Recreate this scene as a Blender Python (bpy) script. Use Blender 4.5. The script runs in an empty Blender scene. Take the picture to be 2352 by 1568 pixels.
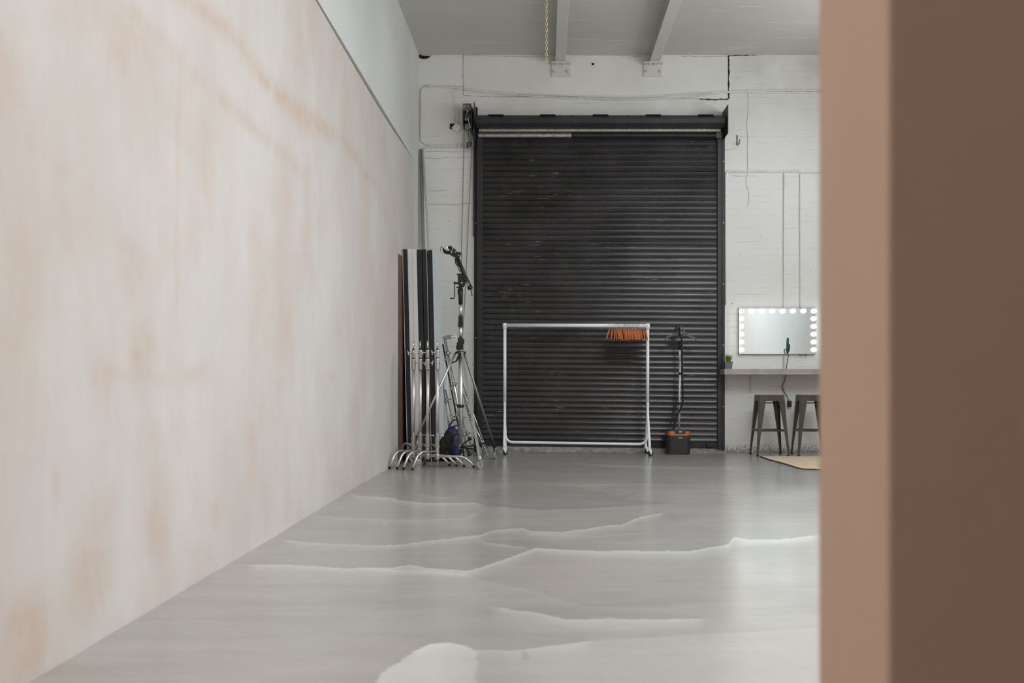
import bpy, math, random
import numpy as np
from mathutils import Vector, Matrix
random.seed(7)
R = math.radians
sc = bpy.context.scene
COL = sc.collection

# ------------------------------------------------------------------ camera, world, light, exposure
F = 2350.0; VX = 1252.0; VY = 870.0; H = 0.96; D = 13.43
cam = bpy.data.cameras.new('camera')
cam.sensor_width = 36.0
cam.lens = F / 2352 * 36
cam.shift_x = -(VX - 1176) / 2352
cam.shift_y = (VY - 784) / 2352
cam.clip_start = 0.05
cam.dof.use_dof = True
cam.dof.focus_distance = 12.6
cam.dof.aperture_fstop = 3.6
co = bpy.data.objects.new('camera', cam)
co.location = (0, 0, H); co.rotation_euler = (R(90), 0, 0)
COL.objects.link(co); sc.camera = co
sc.view_settings.view_transform = 'Standard'
sc.view_settings.look = 'None'
sc.view_settings.exposure = 0.0
sc.view_settings.gamma = 1.0
sc.view_settings.use_curve_mapping = False
try:
    sc.cycles.use_denoising = True
    sc.cycles.max_bounces = 10
    sc.cycles.diffuse_bounces = 6
except Exception:
    pass

world = bpy.data.worlds.new('sky'); sc.world = world; world.use_nodes = True
bg = world.node_tree.nodes['Background']
bg.inputs[0].default_value = (0.80, 0.90, 1.0, 1); bg.inputs[1].default_value = 1.0

# unseen roof lights added to brighten the room: (x0, x1, y0, y1, power)
ADDED_ROOF = [(1.8, 4.2, 3.6, 6.0, 285), (1.6, 4.2, 6.0, 7.8, 70), (-1.5, -.5, -.6, .8, 92)]  # last one added over the camera to brighten the partition
XR = 4.6
for x0, x1, y0, y1, e in ADDED_ROOF:
    L = bpy.data.lights.new('added_roof_light', 'AREA'); L.shape = 'RECTANGLE'
    L.size = x1 - x0; L.size_y = y1 - y0; L.energy = e; L.color = (0.90, 0.955, 1.0)
    o = bpy.data.objects.new('added_roof_light', L); COL.objects.link(o)
    o.location = ((x0 + x1) / 2, (y0 + y1) / 2, 5.21 + .33)

# unseen windows in the right hand wall, set high to light the lintel: (y0, y1, power)
HIGH = [(2.2, 4.8, 22), (5.7, 8.3, 66), (9.2, 11.8, 76)]
HZ = (2.75, 4.55)
ADDED_LOW = (1.45, 2.45, .7, 2.6, 50)                         # added, unseen, to brighten the near end: tall low window next to the partition
for y0, y1, e in HIGH + [(ADDED_LOW[0], ADDED_LOW[1], ADDED_LOW[4])]:
    hz = HZ if e != ADDED_LOW[4] else ADDED_LOW[2:4]
    L = bpy.data.lights.new('unseen_window_light', 'AREA'); L.shape = 'RECTANGLE'
    L.size = y1 - y0; L.size_y = hz[1] - hz[0]; L.energy = e; L.color = (0.90, 0.955, 1.0)
    o = bpy.data.objects.new('unseen_window_light', L); COL.objects.link(o)
    o.location = (XR + .24, (y0 + y1) / 2, sum(hz) / 2)
    o.rotation_euler = Matrix(((0, 0, 1), (1, 0, 0), (0, 1, 0))).to_euler()

def P(px, py, Y):
    return Vector(((px - VX) / F * Y, Y, H - (py - VY) / F * Y))
def floor_pt(px, py):
    Y = F * H / (py - VY)
    return Vector(((px - VX) / F * Y, Y, 0))

# ------------------------------------------------------------------ mesh building helpers
ORG = {}
class MB:
    def __init__(self):
        self.v = []; self.f = []; self.s = []
    def add(self, vs, fs, smooth=False):
        b = len(self.v)
        self.v += [tuple(v) for v in vs]
        self.f += [tuple(i + b for i in f) for f in fs]
        self.s += [smooth] * len(fs)
        return self
    def box(self, x0, x1, y0, y1, z0, z1):
        vs = [(x, y, z) for z in (z0, z1) for y in (y0, y1) for x in (x0, x1)]
        return self.add(vs, [(0, 2, 3, 1), (4, 5, 7, 6), (0, 1, 5, 4), (2, 6, 7, 3), (0, 4, 6, 2), (1, 3, 7, 5)])
    def obox(self, c, size, M=None):
        c = Vector(c); M = M or Matrix.Identity(3)
        vs = [c + M @ Vector((sx * size[0] / 2, sy * size[1] / 2, sz * size[2] / 2)) for sz in (-1, 1) for sy in (-1, 1) for sx in (-1, 1)]
        return self.add(vs, [(0, 2, 3, 1), (4, 5, 7, 6), (0, 1, 5, 4), (2, 6, 7, 3), (0, 4, 6, 2), (1, 3, 7, 5)])
    def bar(self, p0, p1, w, t, up=(0, 0, 1)):           # rectangular bar
        p0 = Vector(p0); p1 = Vector(p1); a = (p1 - p0).normalized(); u = Vector(up)
        if abs(a.dot(u)) > 0.95: u = Vector((0, 1, 0))
        s = a.cross(u).normalized(); n = s.cross(a)
        vs = [p + s * (w / 2 * i) + n * (t / 2 * j) for p in (p0, p1) for i, j in ((-1, -1), (1, -1), (1, 1), (-1, 1))]
        return self.add(vs, [(3, 2, 1, 0), (4, 5, 6, 7)] + [(i, (i + 1) % 4, (i + 1) % 4 + 4, i + 4) for i in range(4)])
    def tube(self, pts, r, n=10, closed=False, caps=True):
        pts = [Vector(p) for p in pts]; m = len(pts)
        rs = r if isinstance(r, (list, tuple)) else [r] * m
        T = []
        for i in range(m):
            a = pts[(i - 1) % m] if (closed or i > 0) else pts[0]
            b = pts[(i + 1) % m] if (closed or i < m - 1) else pts[-1]
            t = (b - a)
            T.append(t.normalized() if t.length > 1e-9 else Vector((0, 0, 1)))
        up = Vector((0, 0, 1)) if abs(T[0].z) < 0.9 else Vector((1, 0, 0))
        nrm = T[0].cross(up).normalized(); vs = []
        for i in range(m):
            nrm = (nrm - T[i] * nrm.dot(T[i])).normalized(); bn = T[i].cross(nrm)
            for k in range(n):
                a = 2 * math.pi * k / n
                vs.append(pts[i] + (nrm * math.cos(a) + bn * math.sin(a)) * rs[i])
        fs = []
        for i in range(m if closed else m - 1):
            j = (i + 1) % m
            for k in range(n):
                l = (k + 1) % n
                fs.append((i * n + k, i * n + l, j * n + l, j * n + k))
        self.add(vs, fs, True)
        if caps and not closed:
            b = len(self.v) - len(vs)
            self.f.append(tuple(b + k for k in range(n))[::-1]); self.s.append(False)
            self.f.append(tuple(b + (m - 1) * n + k for k in range(n))); self.s.append(False)
        return self
    def cyl(self, p0, p1, r, r1=None, n=16):
        return self.tube([p0, p1], [r, r if r1 is None else r1], n)
    def lathe(self, base, axis, prof, n=20):             # prof: (radius, distance along axis); hard steps stay hard
        base = Vector(base); a = Vector(axis).normalized()
        for (r0, d0), (r1, d1) in zip(prof, prof[1:]):
            if r0 == r1 and d0 == d1: continue
            self.tube([base + a * d0, base + a * (d1 if d1 != d0 else d0 + 1e-5)], [max(r0, 1e-4), max(r1, 1e-4)], n, caps=False)
        for (r0, d0) in (prof[0], prof[-1]):
            if r0 > 2e-4: self.tube([base + a * d0, base + a * (d0 + 1e-5)], [r0, 1e-4], n, caps=False)
        return self
    def ball(self, c, r, n=14, sc_=(1, 1, 1)):
        c = Vector(c); vs = []; m = n // 2
        for i in range(m + 1):
            th = math.pi * i / m
            for k in range(n):
                ph = 2 * math.pi * k / n
                vs.append(c + Vector((r * sc_[0] * math.sin(th) * math.cos(ph), r * sc_[1] * math.sin(th) * math.sin(ph), r * sc_[2] * math.cos(th))))
        fs = [(i * n + k, (i + 1) * n + k, (i + 1) * n + (k + 1) % n, i * n + (k + 1) % n) for i in range(m) for k in range(n)]
        return self.add(vs, fs, True)
    def prism(self, poly, o, u, v, w, depth):            # polygon in the (u, v) plane pushed along w
        o = Vector(o); u = Vector(u); v = Vector(v); w = Vector(w).normalized() * depth; n = len(poly)
        a = [o + u * p[0] + v * p[1] for p in poly]
        fs = [tuple(range(n)), tuple(range(2 * n - 1, n - 1, -1))] + [(i, i + n, (i + 1) % n + n, (i + 1) % n) for i in range(n)]
        return self.add(a + [q + w for q in a], fs)
    def build(self, name, mat, parent=None, org=(0, 0, 0), bevel=0, kind=None):
        org = Vector(org)
        if parent is not None: org = ORG[parent]
        me = bpy.data.meshes.new(name)
        me.from_pydata([tuple(Vector(v) - org) for v in self.v], [], self.f)
        me.polygons.foreach_set('use_smooth', self.s)
        me.update()
        import bmesh
        bm = bmesh.new(); bm.from_mesh(me); bmesh.ops.recalc_face_normals(bm, faces=bm.faces); bm.to_mesh(me); bm.free()
        me.materials.append(mat)
        o = bpy.data.objects.new(name, me); COL.objects.link(o)
        if parent is not None: o.parent = parent
        else: o.location = org
        ORG[o] = org
        if bevel:
            b = o.modifiers.new('bevel', 'BEVEL'); b.width = bevel; b.segments = 2; b.limit_method = 'ANGLE'; b.angle_limit = R(40)
        if kind: o['kind'] = kind
        return o

def tag(o, label, cat, group=None):
    o['label'] = label; o['category'] = cat
    if group: o['group'] = group
    return o
def thing(name, label, cat, loc=(0, 0, 0), group=None):
    o = bpy.data.objects.new(name, None); COL.objects.link(o); o.location = loc; o.empty_display_size = 0.05
    ORG[o] = Vector(loc)
    return tag(o, label, cat, group)
def dup(o, parent=None):
    c = o.copy(); COL.objects.link(c)
    if parent: c.parent = parent
    for ch in list(o.children): dup(ch, c)
    return c
def bez(pts, n=10):                                      # smooth path through points (Catmull-Rom)
    pts = [Vector(p) for p in pts]; out = []
    for i in range(len(pts) - 1):
        p0 = pts[max(i - 1, 0)]; p1 = pts[i]; p2 = pts[i + 1]; p3 = pts[min(i + 2, len(pts) - 1)]
        for k in range(n):
            t = k / n
            out.append(0.5 * ((2 * p1) + (p2 - p0) * t + (2 * p0 - 5 * p1 + 4 * p2 - p3) * t * t + (3 * p1 - p0 - 3 * p2 + p3) * t ** 3))
    return out + [pts[-1]]
def bend(pts, r, n=7):                                   # polyline with rounded corners
    pts = [Vector(p) for p in pts]; out = [pts[0]]
    for i in range(1, len(pts) - 1):
        a = (pts[i - 1] - pts[i]); b = (pts[i + 1] - pts[i]); q = min(r, a.length * .49, b.length * .49)
        s = pts[i] + a.normalized() * q; e = pts[i] + b.normalized() * q
        for k in range(n + 1):
            t = k / n; out.append(s * (1 - t) ** 2 + pts[i] * 2 * t * (1 - t) + e * t * t)
    return out + [pts[-1]]

# ------------------------------------------------------------------ materials
def nodes(name):
    m = bpy.data.materials.new(name); m.use_nodes = True
    nt = m.node_tree; return m, nt, nt.nodes, nt.links, nt.nodes['Principled BSDF']
def mixc(nt, fac, a, b, mode='MIX'):
    n = nt.nodes.new('ShaderNodeMix'); n.data_type = 'RGBA'; n.blend_type = mode
    for s, v in ((n.inputs[0], fac), (n.inputs[6], a), (n.inputs[7], b)):
        if hasattr(v, 'links') or hasattr(v, 'is_linked'): nt.links.new(v, s)
        elif isinstance(v, (int, float)): s.default_value = v
        else: s.default_value = (*v, 1) if len(v) == 3 else v
    return n.outputs[2]
def noise(nt, scale, detail=4, rough=.55, mapscale=(1, 1, 1), coord='Object', distort=0, loc=(0, 0, 0)):
    tc = nt.nodes.new('ShaderNodeTexCoord'); mp = nt.nodes.new('ShaderNodeMapping')
    mp.inputs['Scale'].default_value = mapscale; mp.inputs['Location'].default_value = loc
    n = nt.nodes.new('ShaderNodeTexNoise'); n.inputs['Scale'].default_value = scale
    n.inputs['Detail'].default_value = detail; n.inputs['Roughness'].default_value = rough; n.inputs['Distortion'].default_value = distort
    nt.links.new(tc.outputs[coord], mp.inputs[0]); nt.links.new(mp.outputs[0], n.inputs['Vector'])
    return n.outputs[0]
def ramp(nt, src, stops):
    r = nt.nodes.new('ShaderNodeValToRGB'); nt.links.new(src, r.inputs[0])
    els = r.color_ramp.elements
    while len(els) < len(stops): els.new(0.5)
    for e, (p, c) in zip(els, stops):
        e.position = p; e.color = (c, c, c, 1) if isinstance(c, (int, float)) else (*c, 1)
    return r.outputs[0]
def math_(nt, op, a, b=None, c=None, clamp=False):
    n = nt.nodes.new('ShaderNodeMath'); n.operation = op; n.use_clamp = clamp
    for s, v in zip(n.inputs, (a, b, c)):
        if v is None: continue
        if isinstance(v, (int, float)): s.default_value = v
        else: nt.links.new(v, s)
    return n.outputs[0]
def bump(nt, bsdf, h, strength=.3, dist=.01, prev=None):
    b = nt.nodes.new('ShaderNodeBump'); b.inputs['Strength'].default_value = strength; b.inputs['Distance'].default_value = dist
    nt.links.new(h, b.inputs['Height'])
    if prev is not None: nt.links.new(prev, b.inputs['Normal'])
    nt.links.new(b.outputs[0], bsdf.inputs['Normal']); return b.outputs[0]
def simple(name, col, rough=.5, metal=0, var=.12, scale=9, bmp=0, emis=0, spec=None):
    m, nt, N, L, b = nodes(name)
    n = noise(nt, scale, 4)
    c = mixc(nt, ramp(nt, n, [(.3, 0.0), (.7, 1.0)]), tuple(x * (1 - var) for x in col), tuple(min(1, x * (1 + var)) for x in col))
    L.new(c, b.inputs['Base Color'])
    b.inputs['Roughness'].default_value = rough; b.inputs['Metallic'].default_value = metal
    if spec is not None: b.inputs['Specular IOR Level'].default_value = spec
    if bmp: bump(nt, b, noise(nt, scale * 8, 3), bmp, .002)
    if emis:
        b.inputs['Emission Color'].default_value = (*col, 1); b.inputs['Emission Strength'].default_value = emis
    return m

M = {}
M['silver'] = simple('light_silver_paint', (.66, .67, .68), .38, .35, .04, 20)
M['steel'] = simple('brushed_steel', (.74, .73, .71), .38, 1, .10, 30)
M['chrome'] = simple('polished_chrome', (.78, .78, .78), .14, 1, .05, 20)
M['satin'] = simple('satin_nickel', (.50, .48, .45), .40, 1, .10, 25)
M['dullsteel'] = simple('dull_grey_steel', (.30, .30, .30), .45, .8, .15, 25)
M['black'] = simple('black_plastic', (.012, .012, .014), .42, 0, .2, 25)
M['rubber'] = simple('black_rubber', (.015, .015, .015), .75, 0, .2, 25)
M['rackwhite'] = simple('white_powder_coat', (.86, .88, .90), .38, 0, .03, 12)
M['wood'] = simple('orange_varnished_wood', (.52, .165, .055), .38, 0, .30, 14)
M['wire'] = simple('hook_wire', (.60, .60, .60), .3, 1, .05, 20)
M['gunmetal'] = simple('gunmetal_paint', (.072, .062, .052), .38, .55, .22, 12)
M['foamblack'] = simple('black_board_paint', (.020, .020, .023), .75, 0, .25, 6, .2)
M['foamwhite'] = simple('white_foam_board', (.74, .74, .71), .8, 0, .05, 14, .1)
M['boardface'] = simple('grey_white_board_face', (.68, .72, .74), .7, 0, .03, 3)
M['ply'] = simple('brown_plywood', (.14, .075, .048), .7, 0, .25, 5)
M['bulb'] = simple('lit_bulb', (1.0, .985, .96), .3, 0, 0, 5, 0, 5.0)
M['greymetal'] = simple('painted_dark_steel', (.030, .031, .034), .42, .25, .25, 5, .2)
M['oldblack'] = simple('flaking_black_paint', (.028, .026, .025), .55, .2, .5, 8, .5)
M['greasy'] = simple('greasy_gear_metal', (.16, .145, .125), .5, .6, .6, 40, .5)
M['cable'] = simple('white_painted_cable', (.72, .71, .67), .6, 0, .12, 18)
M['paintbeam'] = simple('cream_painted_steel', (.66, .64, .60), .5, 0, .05, 6, .1)
M['bolt'] = simple('painted_bolt', (.62, .60, .57), .5, 0, .1, 20)
M['chainm'] = simple('painted_chain', (.60, .55, .44), .55, .2, .35, 30)
M['darkchain'] = simple('dark_chain', (.22, .21, .19), .5, .5, .3, 30)
M['shelf'] = simple('grey_timber_shelf', (.37, .345, .325), .6, 0, .12, 6, .2)
M['pot'] = simple('grey_pot', (.13, .14, .165), .6, 0, .12, 12)
M['soil'] = simple('potting_soil', (.03, .022, .015), .95, 0, .4, 60, .5)
M['grass'] = simple('artificial_grass', (.16, .27, .02), .5, 0, .5, 30)
M['whiteupper'] = simple('white_upper_wall_paint', (.63, .635, .61), .7, 0, .07, .7, .05)
M['cactus'] = simple('cactus_green', (.018, .085, .035), .55, 0, .35, 40, .3)
M['blue'] = simple('royal_blue_nylon', (.012, .030, .36), .45, 0, .35, 14, .5)
M['bagblack'] = simple('black_nylon', (.012, .011, .012), .6, 0, .3, 18, .5)
M['copper'] = simple('copper_plastic', (.50, .19, .08), .34, .6, .10, 10)
M['steamer'] = simple('black_satin_plastic', (.018, .019, .022), .35, 0, .1, 5)
M['panel'] = simple('dark_control_panel', (.020, .035, .05), .25, 0, .1, 10)
M['print'] = simple('white_print', (.8, .8, .8), .5, 0, .02, 10)
M['hangergrey'] = simple('slate_grey_plastic', (.085, .092, .115), .45, 0, .1, 10)
M['wheelgrey'] = simple('grey_rubber_wheel', (.30, .30, .31), .6, 0, .1, 20)
M['kerb'] = simple('rough_concrete', (.30, .29, .275), .9, 0, .35, 14, .8)
M['crack'] = simple('crack_dark', (.02, .018, .016), .95, 0, .3, 30)
M['faint'] = simple('hairline_crack', (.30, .29, .26), .95, 0, .5, 30)
M['concretepaint'] = simple('painted_concrete', (.75, .75, .72), .62, 0, .04, 3, .12)
M['white'] = simple('white_wall_paint', (.76, .77, .77), .7, 0, .04, 1.2, .06)
M['teal'] = simple('grey_green_tube', (.30, .35, .34), .45, .3, .1, 12)
M['galv'] = simple('galvanised_slat', (.42, .41, .38), .38, .85, .45, 60, .4)

def mat_bag():
    m, nt, N, L, b = nodes('blue_black_nylon')
    k = ramp(nt, noise(nt, 6.5, 3, .6, (1, 1, 1.3), distort=1.5), [(.50, 0.0), (.54, 1.0)])
    c = mixc(nt, k, (.010, .010, .012), mixc(nt, noise(nt, 20, 3), (.010, .018, .16), (.016, .035, .36)))
    L.new(c, b.inputs['Base Color']); b.inputs['Roughness'].default_value = .5
    bump(nt, b, noise(nt, 14, 4, distort=1.0), .8, .012)
    return m
M['bag'] = mat_bag()
def mat_mirror():
    m, nt, N, L, b = nodes('mirror_glass')
    b.inputs['Base Color'].default_value = (.86, .92, .92, 1); b.inputs['Metallic'].default_value = 1; b.inputs['Roughness'].default_value = .02
    n = noise(nt, 3, 2); L.new(ramp(nt, n, [(0, .015), (1, .04)]), b.inputs['Roughness'])
    return m
M['mirror'] = mat_mirror()

def mat_shutter():
    m, nt, N, L, b = nodes('black_shutter_paint')
    base = mixc(nt, ramp(nt, noise(nt, 1.3, 4, mapscale=(1, 1, 2)), [(.35, 0.0), (.7, 1.0)]), (.017, .0165, .017), (.042, .0405, .041))
    streak = ramp(nt, noise(nt, 3.0, 6, .7, (1.0, 1, 34)), [(.63, 0.0), (.65, 1.0)])      # chipped paint, thin sideways scratches
    patch = ramp(nt, noise(nt, 1.1, 3, .6, (.8, 1, 2.5), loc=(3, 0, 1)), [(.50, 0.0), (.60, 1.0)])
    chips = math_(nt, 'MULTIPLY', streak, patch)
    c = mixc(nt, chips, base, (.5, .5, .5))
    L.new(c, b.inputs['Base Color'])
    L.new(ramp(nt, noise(nt, 1.5, 3), [(.3, .20), (.75, .32)]), b.inputs['Roughness'])
    b.inputs['Metallic'].default_value = .0; b.inputs['Specular IOR Level'].default_value = .45
    return m
M['shutter'] = mat_shutter()

def mat_brickwall():
    m, nt, N, L, b = nodes('white_painted_brick')
    tc = N.new('ShaderNodeTexCoord'); sp = N.new('ShaderNodeSeparateXYZ'); cb = N.new('ShaderNodeCombineXYZ')
    L.new(tc.outputs['Object'], sp.inputs[0]); 
    wob = noise(nt, 1.6, 3)
    z2 = math_(nt, 'ADD', sp.outputs[2], math_(nt, 'MULTIPLY', math_(nt, 'SUBTRACT', wob, .5), .035))
    x2 = math_(nt, 'ADD', sp.outputs[0], math_(nt, 'MULTIPLY', math_(nt, 'SUBTRACT', noise(nt, 4, 2), .5), .03))
    L.new(x2, cb.inputs[0]); L.new(z2, cb.inputs[1])
    br = N.new('ShaderNodeTexBrick'); L.new(cb.outputs[0], br.inputs['Vector'])
    br.inputs['Scale'].default_value = 1.0; br.inputs['Brick Width'].default_value = .235; br.inputs['Row Height'].default_value = .0863
    br.inputs['Mortar Size'].default_value = .0045; br.inputs['Mortar Smooth'].default_value = .6
    mort = br.outputs['Fac']
    # mortar courses that stay open as fine dark cracks, in scattered patches, mostly along the beds
    bed = N.new('ShaderNodeTexBrick'); L.new(cb.outputs[0], bed.inputs['Vector'])
    bed.inputs['Scale'].default_value = 1.0; bed.inputs['Brick Width'].default_value = 60; bed.inputs['Row Height'].default_value = .0863
    bed.inputs['Mortar Size'].default_value = .0026; bed.inputs['Mortar Smooth'].default_value = .2
    patch = ramp(nt, noise(nt, 2.3, 4, .6, (2.2, 1, 5), loc=(5, 2, 0)), [(.50, 0.0), (.66, 1.0)])
    cracks = math_(nt, 'MULTIPLY', bed.outputs['Fac'], patch)
    paint = mixc(nt, ramp(nt, noise(nt, .7, 4), [(.35, 0.0), (.7, 1.0)]), (.72, .72, .69), (.80, .80, .79))
    c = mixc(nt, math_(nt, 'MULTIPLY', cracks, .5), paint, (.22, .21, .19))
    # small pits
    pits = ramp(nt, noise(nt, 26, 2, .5), [(.755, 0.0), (.775, 1.0)])
    c = mixc(nt, math_(nt, 'MULTIPLY', pits, .6), c, (.12, .11, .10))
    # yellowed top left corner
    topg = math_(nt, 'MULTIPLY', ramp(nt, math_(nt, 'MULTIPLY', sp.outputs[2], .2), [(.80, 0.0), (1.0, 1.0)]), ramp(nt, noise(nt, 2.2, 4), [(.4, 0.0), (.7, 1.0)]))
    c = mixc(nt, math_(nt, 'MULTIPLY', topg, .5), c, (.50, .49, .40))
    # crumbling, flaked foot of the wall
    edge = math_(nt, 'ADD', math_(nt, 'MULTIPLY', sp.outputs[2], -3.6), 1.0)
    fl = math_(nt, 'ADD', math_(nt, 'MULTIPLY', edge, .42), noise(nt, 42, 6, .72))
    flm = math_(nt, 'MULTIPLY', ramp(nt, fl, [(.81, 0.0), (.90, 1.0)]), ramp(nt, sp.outputs[2], [(.10, 1.0), (.26, 0.0)]))
    c = mixc(nt, math_(nt, 'MULTIPLY', flm, .8), c, (.15, .145, .11))
    L.new(c, b.inputs['Base Color']); b.inputs['Roughness'].default_value = .62
    h = math_(nt, 'ADD', math_(nt, 'MULTIPLY', math_(nt, 'MULTIPLY', mort, ramp(nt, noise(nt, 3.1, 4, .6, loc=(1, 7, 0)), [(.40, .1), (.62, 1.0)])), -1.0), math_(nt, 'MULTIPLY', noise(nt, 14, 4), .9))
    h = math_(nt, 'ADD', h, math_(nt, 'MULTIPLY', flm, -1.2))
    bump(nt, b, h, .27, .006)
    return m
M['brick'] = mat_brickwall()

def mat_plaster(name, a, b_, stainc, attr=True, amt=1.0):
    m, nt, N, L, b = nodes(name)
    streaks = noise(nt, 1.0, 5, .6, (1.5, 1.5, .6), distort=.3)
    c = mixc(nt, math_(nt, 'ADD', math_(nt, 'MULTIPLY', ramp(nt, streaks, [(.38, 0.0), (.64, 1.0)]), .4), math_(nt, 'MULTIPLY', ramp(nt, noise(nt, .7, 6, .62, (1, 1, .9), distort=.3, loc=(1, 3, 2)), [(.38, 0.0), (.62, 1.0)]), .6)), a, b_)
    cloud = noise(nt, 1.05, 6, .62, (1, 1.1, .75), distort=.35, loc=(4, 1, 7))
    c = mixc(nt, math_(nt, 'MULTIPLY', ramp(nt, cloud, [(.50, 0.0), (.66, 1.0)]), .5 * amt), c, stainc)
    cool = noise(nt, .8, 5, .6, (1, 1.2, .8), loc=(8, 5, 1))
    c = mixc(nt, math_(nt, 'MULTIPLY', ramp(nt, cool, [(.52, 0.0), (.70, 1.0)]), .45 * amt), c, (b_[0] * .93, b_[1] * .96, b_[2] * .97))
    fine = noise(nt, 4.0, 6, .7, (5, 5, .8))
    c = mixc(nt, math_(nt, 'MULTIPLY', ramp(nt, fine, [(.42, 0.0), (.75, 1.0)]), .14), c, tuple(min(1, x * 1.10) for x in b_))
    if attr:
        at = N.new('ShaderNodeAttribute'); at.attribute_name = 'stain'
        rag = ramp(nt, noise(nt, 4.2, 7, .72, (1.1, 1.1, .8), distort=.4), [(.34, .12), (.60, 1.25)])
        c = mixc(nt, math_(nt, 'MULTIPLY', at.outputs['Fac'], rag), c, stainc)
    L.new(c, b.inputs['Base Color']); b.inputs['Roughness'].default_value = .72
    b.inputs['Specular IOR Level'].default_value = .3
    bump(nt, b, noise(nt, 9, 5, .6, (1, 1, .35)), .12, .004)
    return m
M['plaster'] = mat_plaster('bare_pink_plaster', (.545, .485, .445), (.625, .600, .575), (.54, .425, .350), amt=.9)
M['plaster2'] = mat_plaster('bare_terracotta_plaster', (.76, .525, .375), (.79, .555, .405), (.72, .48, .35), False, .4)

def mat_floor():
    m, nt, N, L, b = nodes('poured_resin_concrete')
    at = N.new('ShaderNodeAttribute'); at.attribute_name = 'tone'
    cl = noise(nt, .5, 4, .55, (1, 1, 1))
    c = mixc(nt, ramp(nt, cl, [(.34, 0.0), (.68, 1.0)]), (.325, .308, .282), (.395, .382, .356))
    c = mixc(nt, math_(nt, 'MULTIPLY', ramp(nt, noise(nt, 1.7, 4, .55, (.7, 1.6, 1)), [(.42, 0.0), (.75, 1.0)]), .22), c, (.45, .43, .40))
    smear = noise(nt, 3.0, 7, .7, (.45, 1.7, 1), loc=(2, 6, 0))
    c = mixc(nt, math_(nt, 'MULTIPLY', ramp(nt, smear, [(.48, 0.0), (.72, 1.0)]), .28), c, (.50, .49, .47))
    c = mixc(nt, math_(nt, 'MULTIPLY', ramp(nt, smear, [(.30, 1.0), (.48, 0.0)]), .25), c, (.22, .215, .205))
    warm = ramp(nt, noise(nt, .8, 3, loc=(9, 3, 0)), [(.45, 0.0), (.7, 1.0)])
    c = mixc(nt, math_(nt, 'MULTIPLY', warm, .35), c, (.42, .365, .315))
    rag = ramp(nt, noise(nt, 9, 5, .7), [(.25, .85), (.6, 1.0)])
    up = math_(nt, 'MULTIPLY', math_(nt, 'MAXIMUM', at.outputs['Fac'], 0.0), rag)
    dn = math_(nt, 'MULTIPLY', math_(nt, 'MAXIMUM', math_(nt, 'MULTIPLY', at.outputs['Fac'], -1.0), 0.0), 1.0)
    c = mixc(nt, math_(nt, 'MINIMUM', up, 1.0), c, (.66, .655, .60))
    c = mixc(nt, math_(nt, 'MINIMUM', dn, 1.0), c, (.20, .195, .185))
    specks = ramp(nt, noise(nt, 60, 2, .5), [(.76, 0.0), (.79, 1.0)])
    c = mixc(nt, math_(nt, 'MULTIPLY', specks, .0), c, (.20, .18, .16))
    L.new(c, b.inputs['Base Color'])
    L.new(ramp(nt, noise(nt, 1.5, 3), [(.3, .21), (.7, .28)]), b.inputs['Roughness'])
    b.inputs['Specular IOR Level'].default_value = .6
    bump(nt, b, noise(nt, 2.0, 2), .04, .01)
    return m
M['floor'] = mat_floor()

def mat_ceiling():
    m, nt, N, L, b = nodes('painted_board_ceiling')
    c = mixc(nt, ramp(nt, noise(nt, .8, 4), [(.35, 0.0), (.7, 1.0)]), (.57, .55, .51), (.62, .60, .56))
    s = math_(nt, 'MULTIPLY', ramp(nt, noise(nt, 2.2, 3, .5, (.9, 14, 1)), [(.63, 0.0), (.66, 1.0)]), ramp(nt, noise(nt, .6, 2, loc=(2, 8, 0)), [(.5, 0.0), (.6, 1.0)]))
    c = mixc(nt, math_(nt, 'MULTIPLY', s, .6), c, (.82, .80, .76))
    L.new(c, b.inputs['Base Color']); b.inputs['Roughness'].default_value = .75
    bump(nt, b, noise(nt, 2, 3, mapscale=(.3, 8, 1)), .1, .004)
    return m
M['ceiling'] = mat_ceiling()

def mat_rug():
    m, nt, N, L, b = nodes('woven_jute')
    w = N.new('ShaderNodeTexWave'); w.inputs['Scale'].default_value = 28; w.inputs['Distortion'].default_value = 1.5; w.inputs['Detail'].default_value = 2
    w.bands_direction = 'Y'
    tc = N.new('ShaderNodeTexCoord'); L.new(tc.outputs['Object'], w.inputs['Vector'])
    c = mixc(nt, ramp(nt, noise(nt, 12, 5, .7), [(.3, 0.0), (.7, 1.0)]), (.62, .47, .33), (.86, .70, .53))
    c = mixc(nt, math_(nt, 'MULTIPLY', w.outputs['Fac'], .3), c, (.55, .41, .28))
    L.new(c, b.inputs['Base Color']); b.inputs['Roughness'].default_value = .95
    bump(nt, b, w.outputs['Fac'], .5, .004)
    return m
M['rug'] = mat_rug()

# ------------------------------------------------------------------ the setting
YB = -4.0; ZC = 5.21
# floor: rows spaced finer with nearness so that the traced pour edges stay crisp
rows = [YB, -2.0, 0.0, 1.5, 2.4]
ys = [F * H / (p - VY) for p in np.arange(1640, 1033, -1.4)]
rows = np.array(sorted(set([r for r in rows if r < min(ys)] + ys + [13.6])))
cols = np.linspace(-1.9, 3.8, 500); cols = np.append(cols, [4.4, XR + .2])
XX, YY = np.meshgrid(cols, rows)
ok = YY > 2.5
PX = np.where(ok, VX + XX / np.maximum(YY, .1) * F, -9999); PY = np.where(ok, VY + H / np.maximum(YY, .1) * F, 9999)
Z5 = lambda L_: [(600 + u / 1.809, 1060 + v / 1.809) for u, v in L_]
def wig(x, s, a):
    return a * (np.sin(x * .021 * s) + .6 * np.sin(x * .053 * s + 1.3) + .4 * np.sin(x * .117 * s + 2.1) + .25 * np.sin(x * .31 * s))
tone = np.zeros_like(PX)
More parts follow.
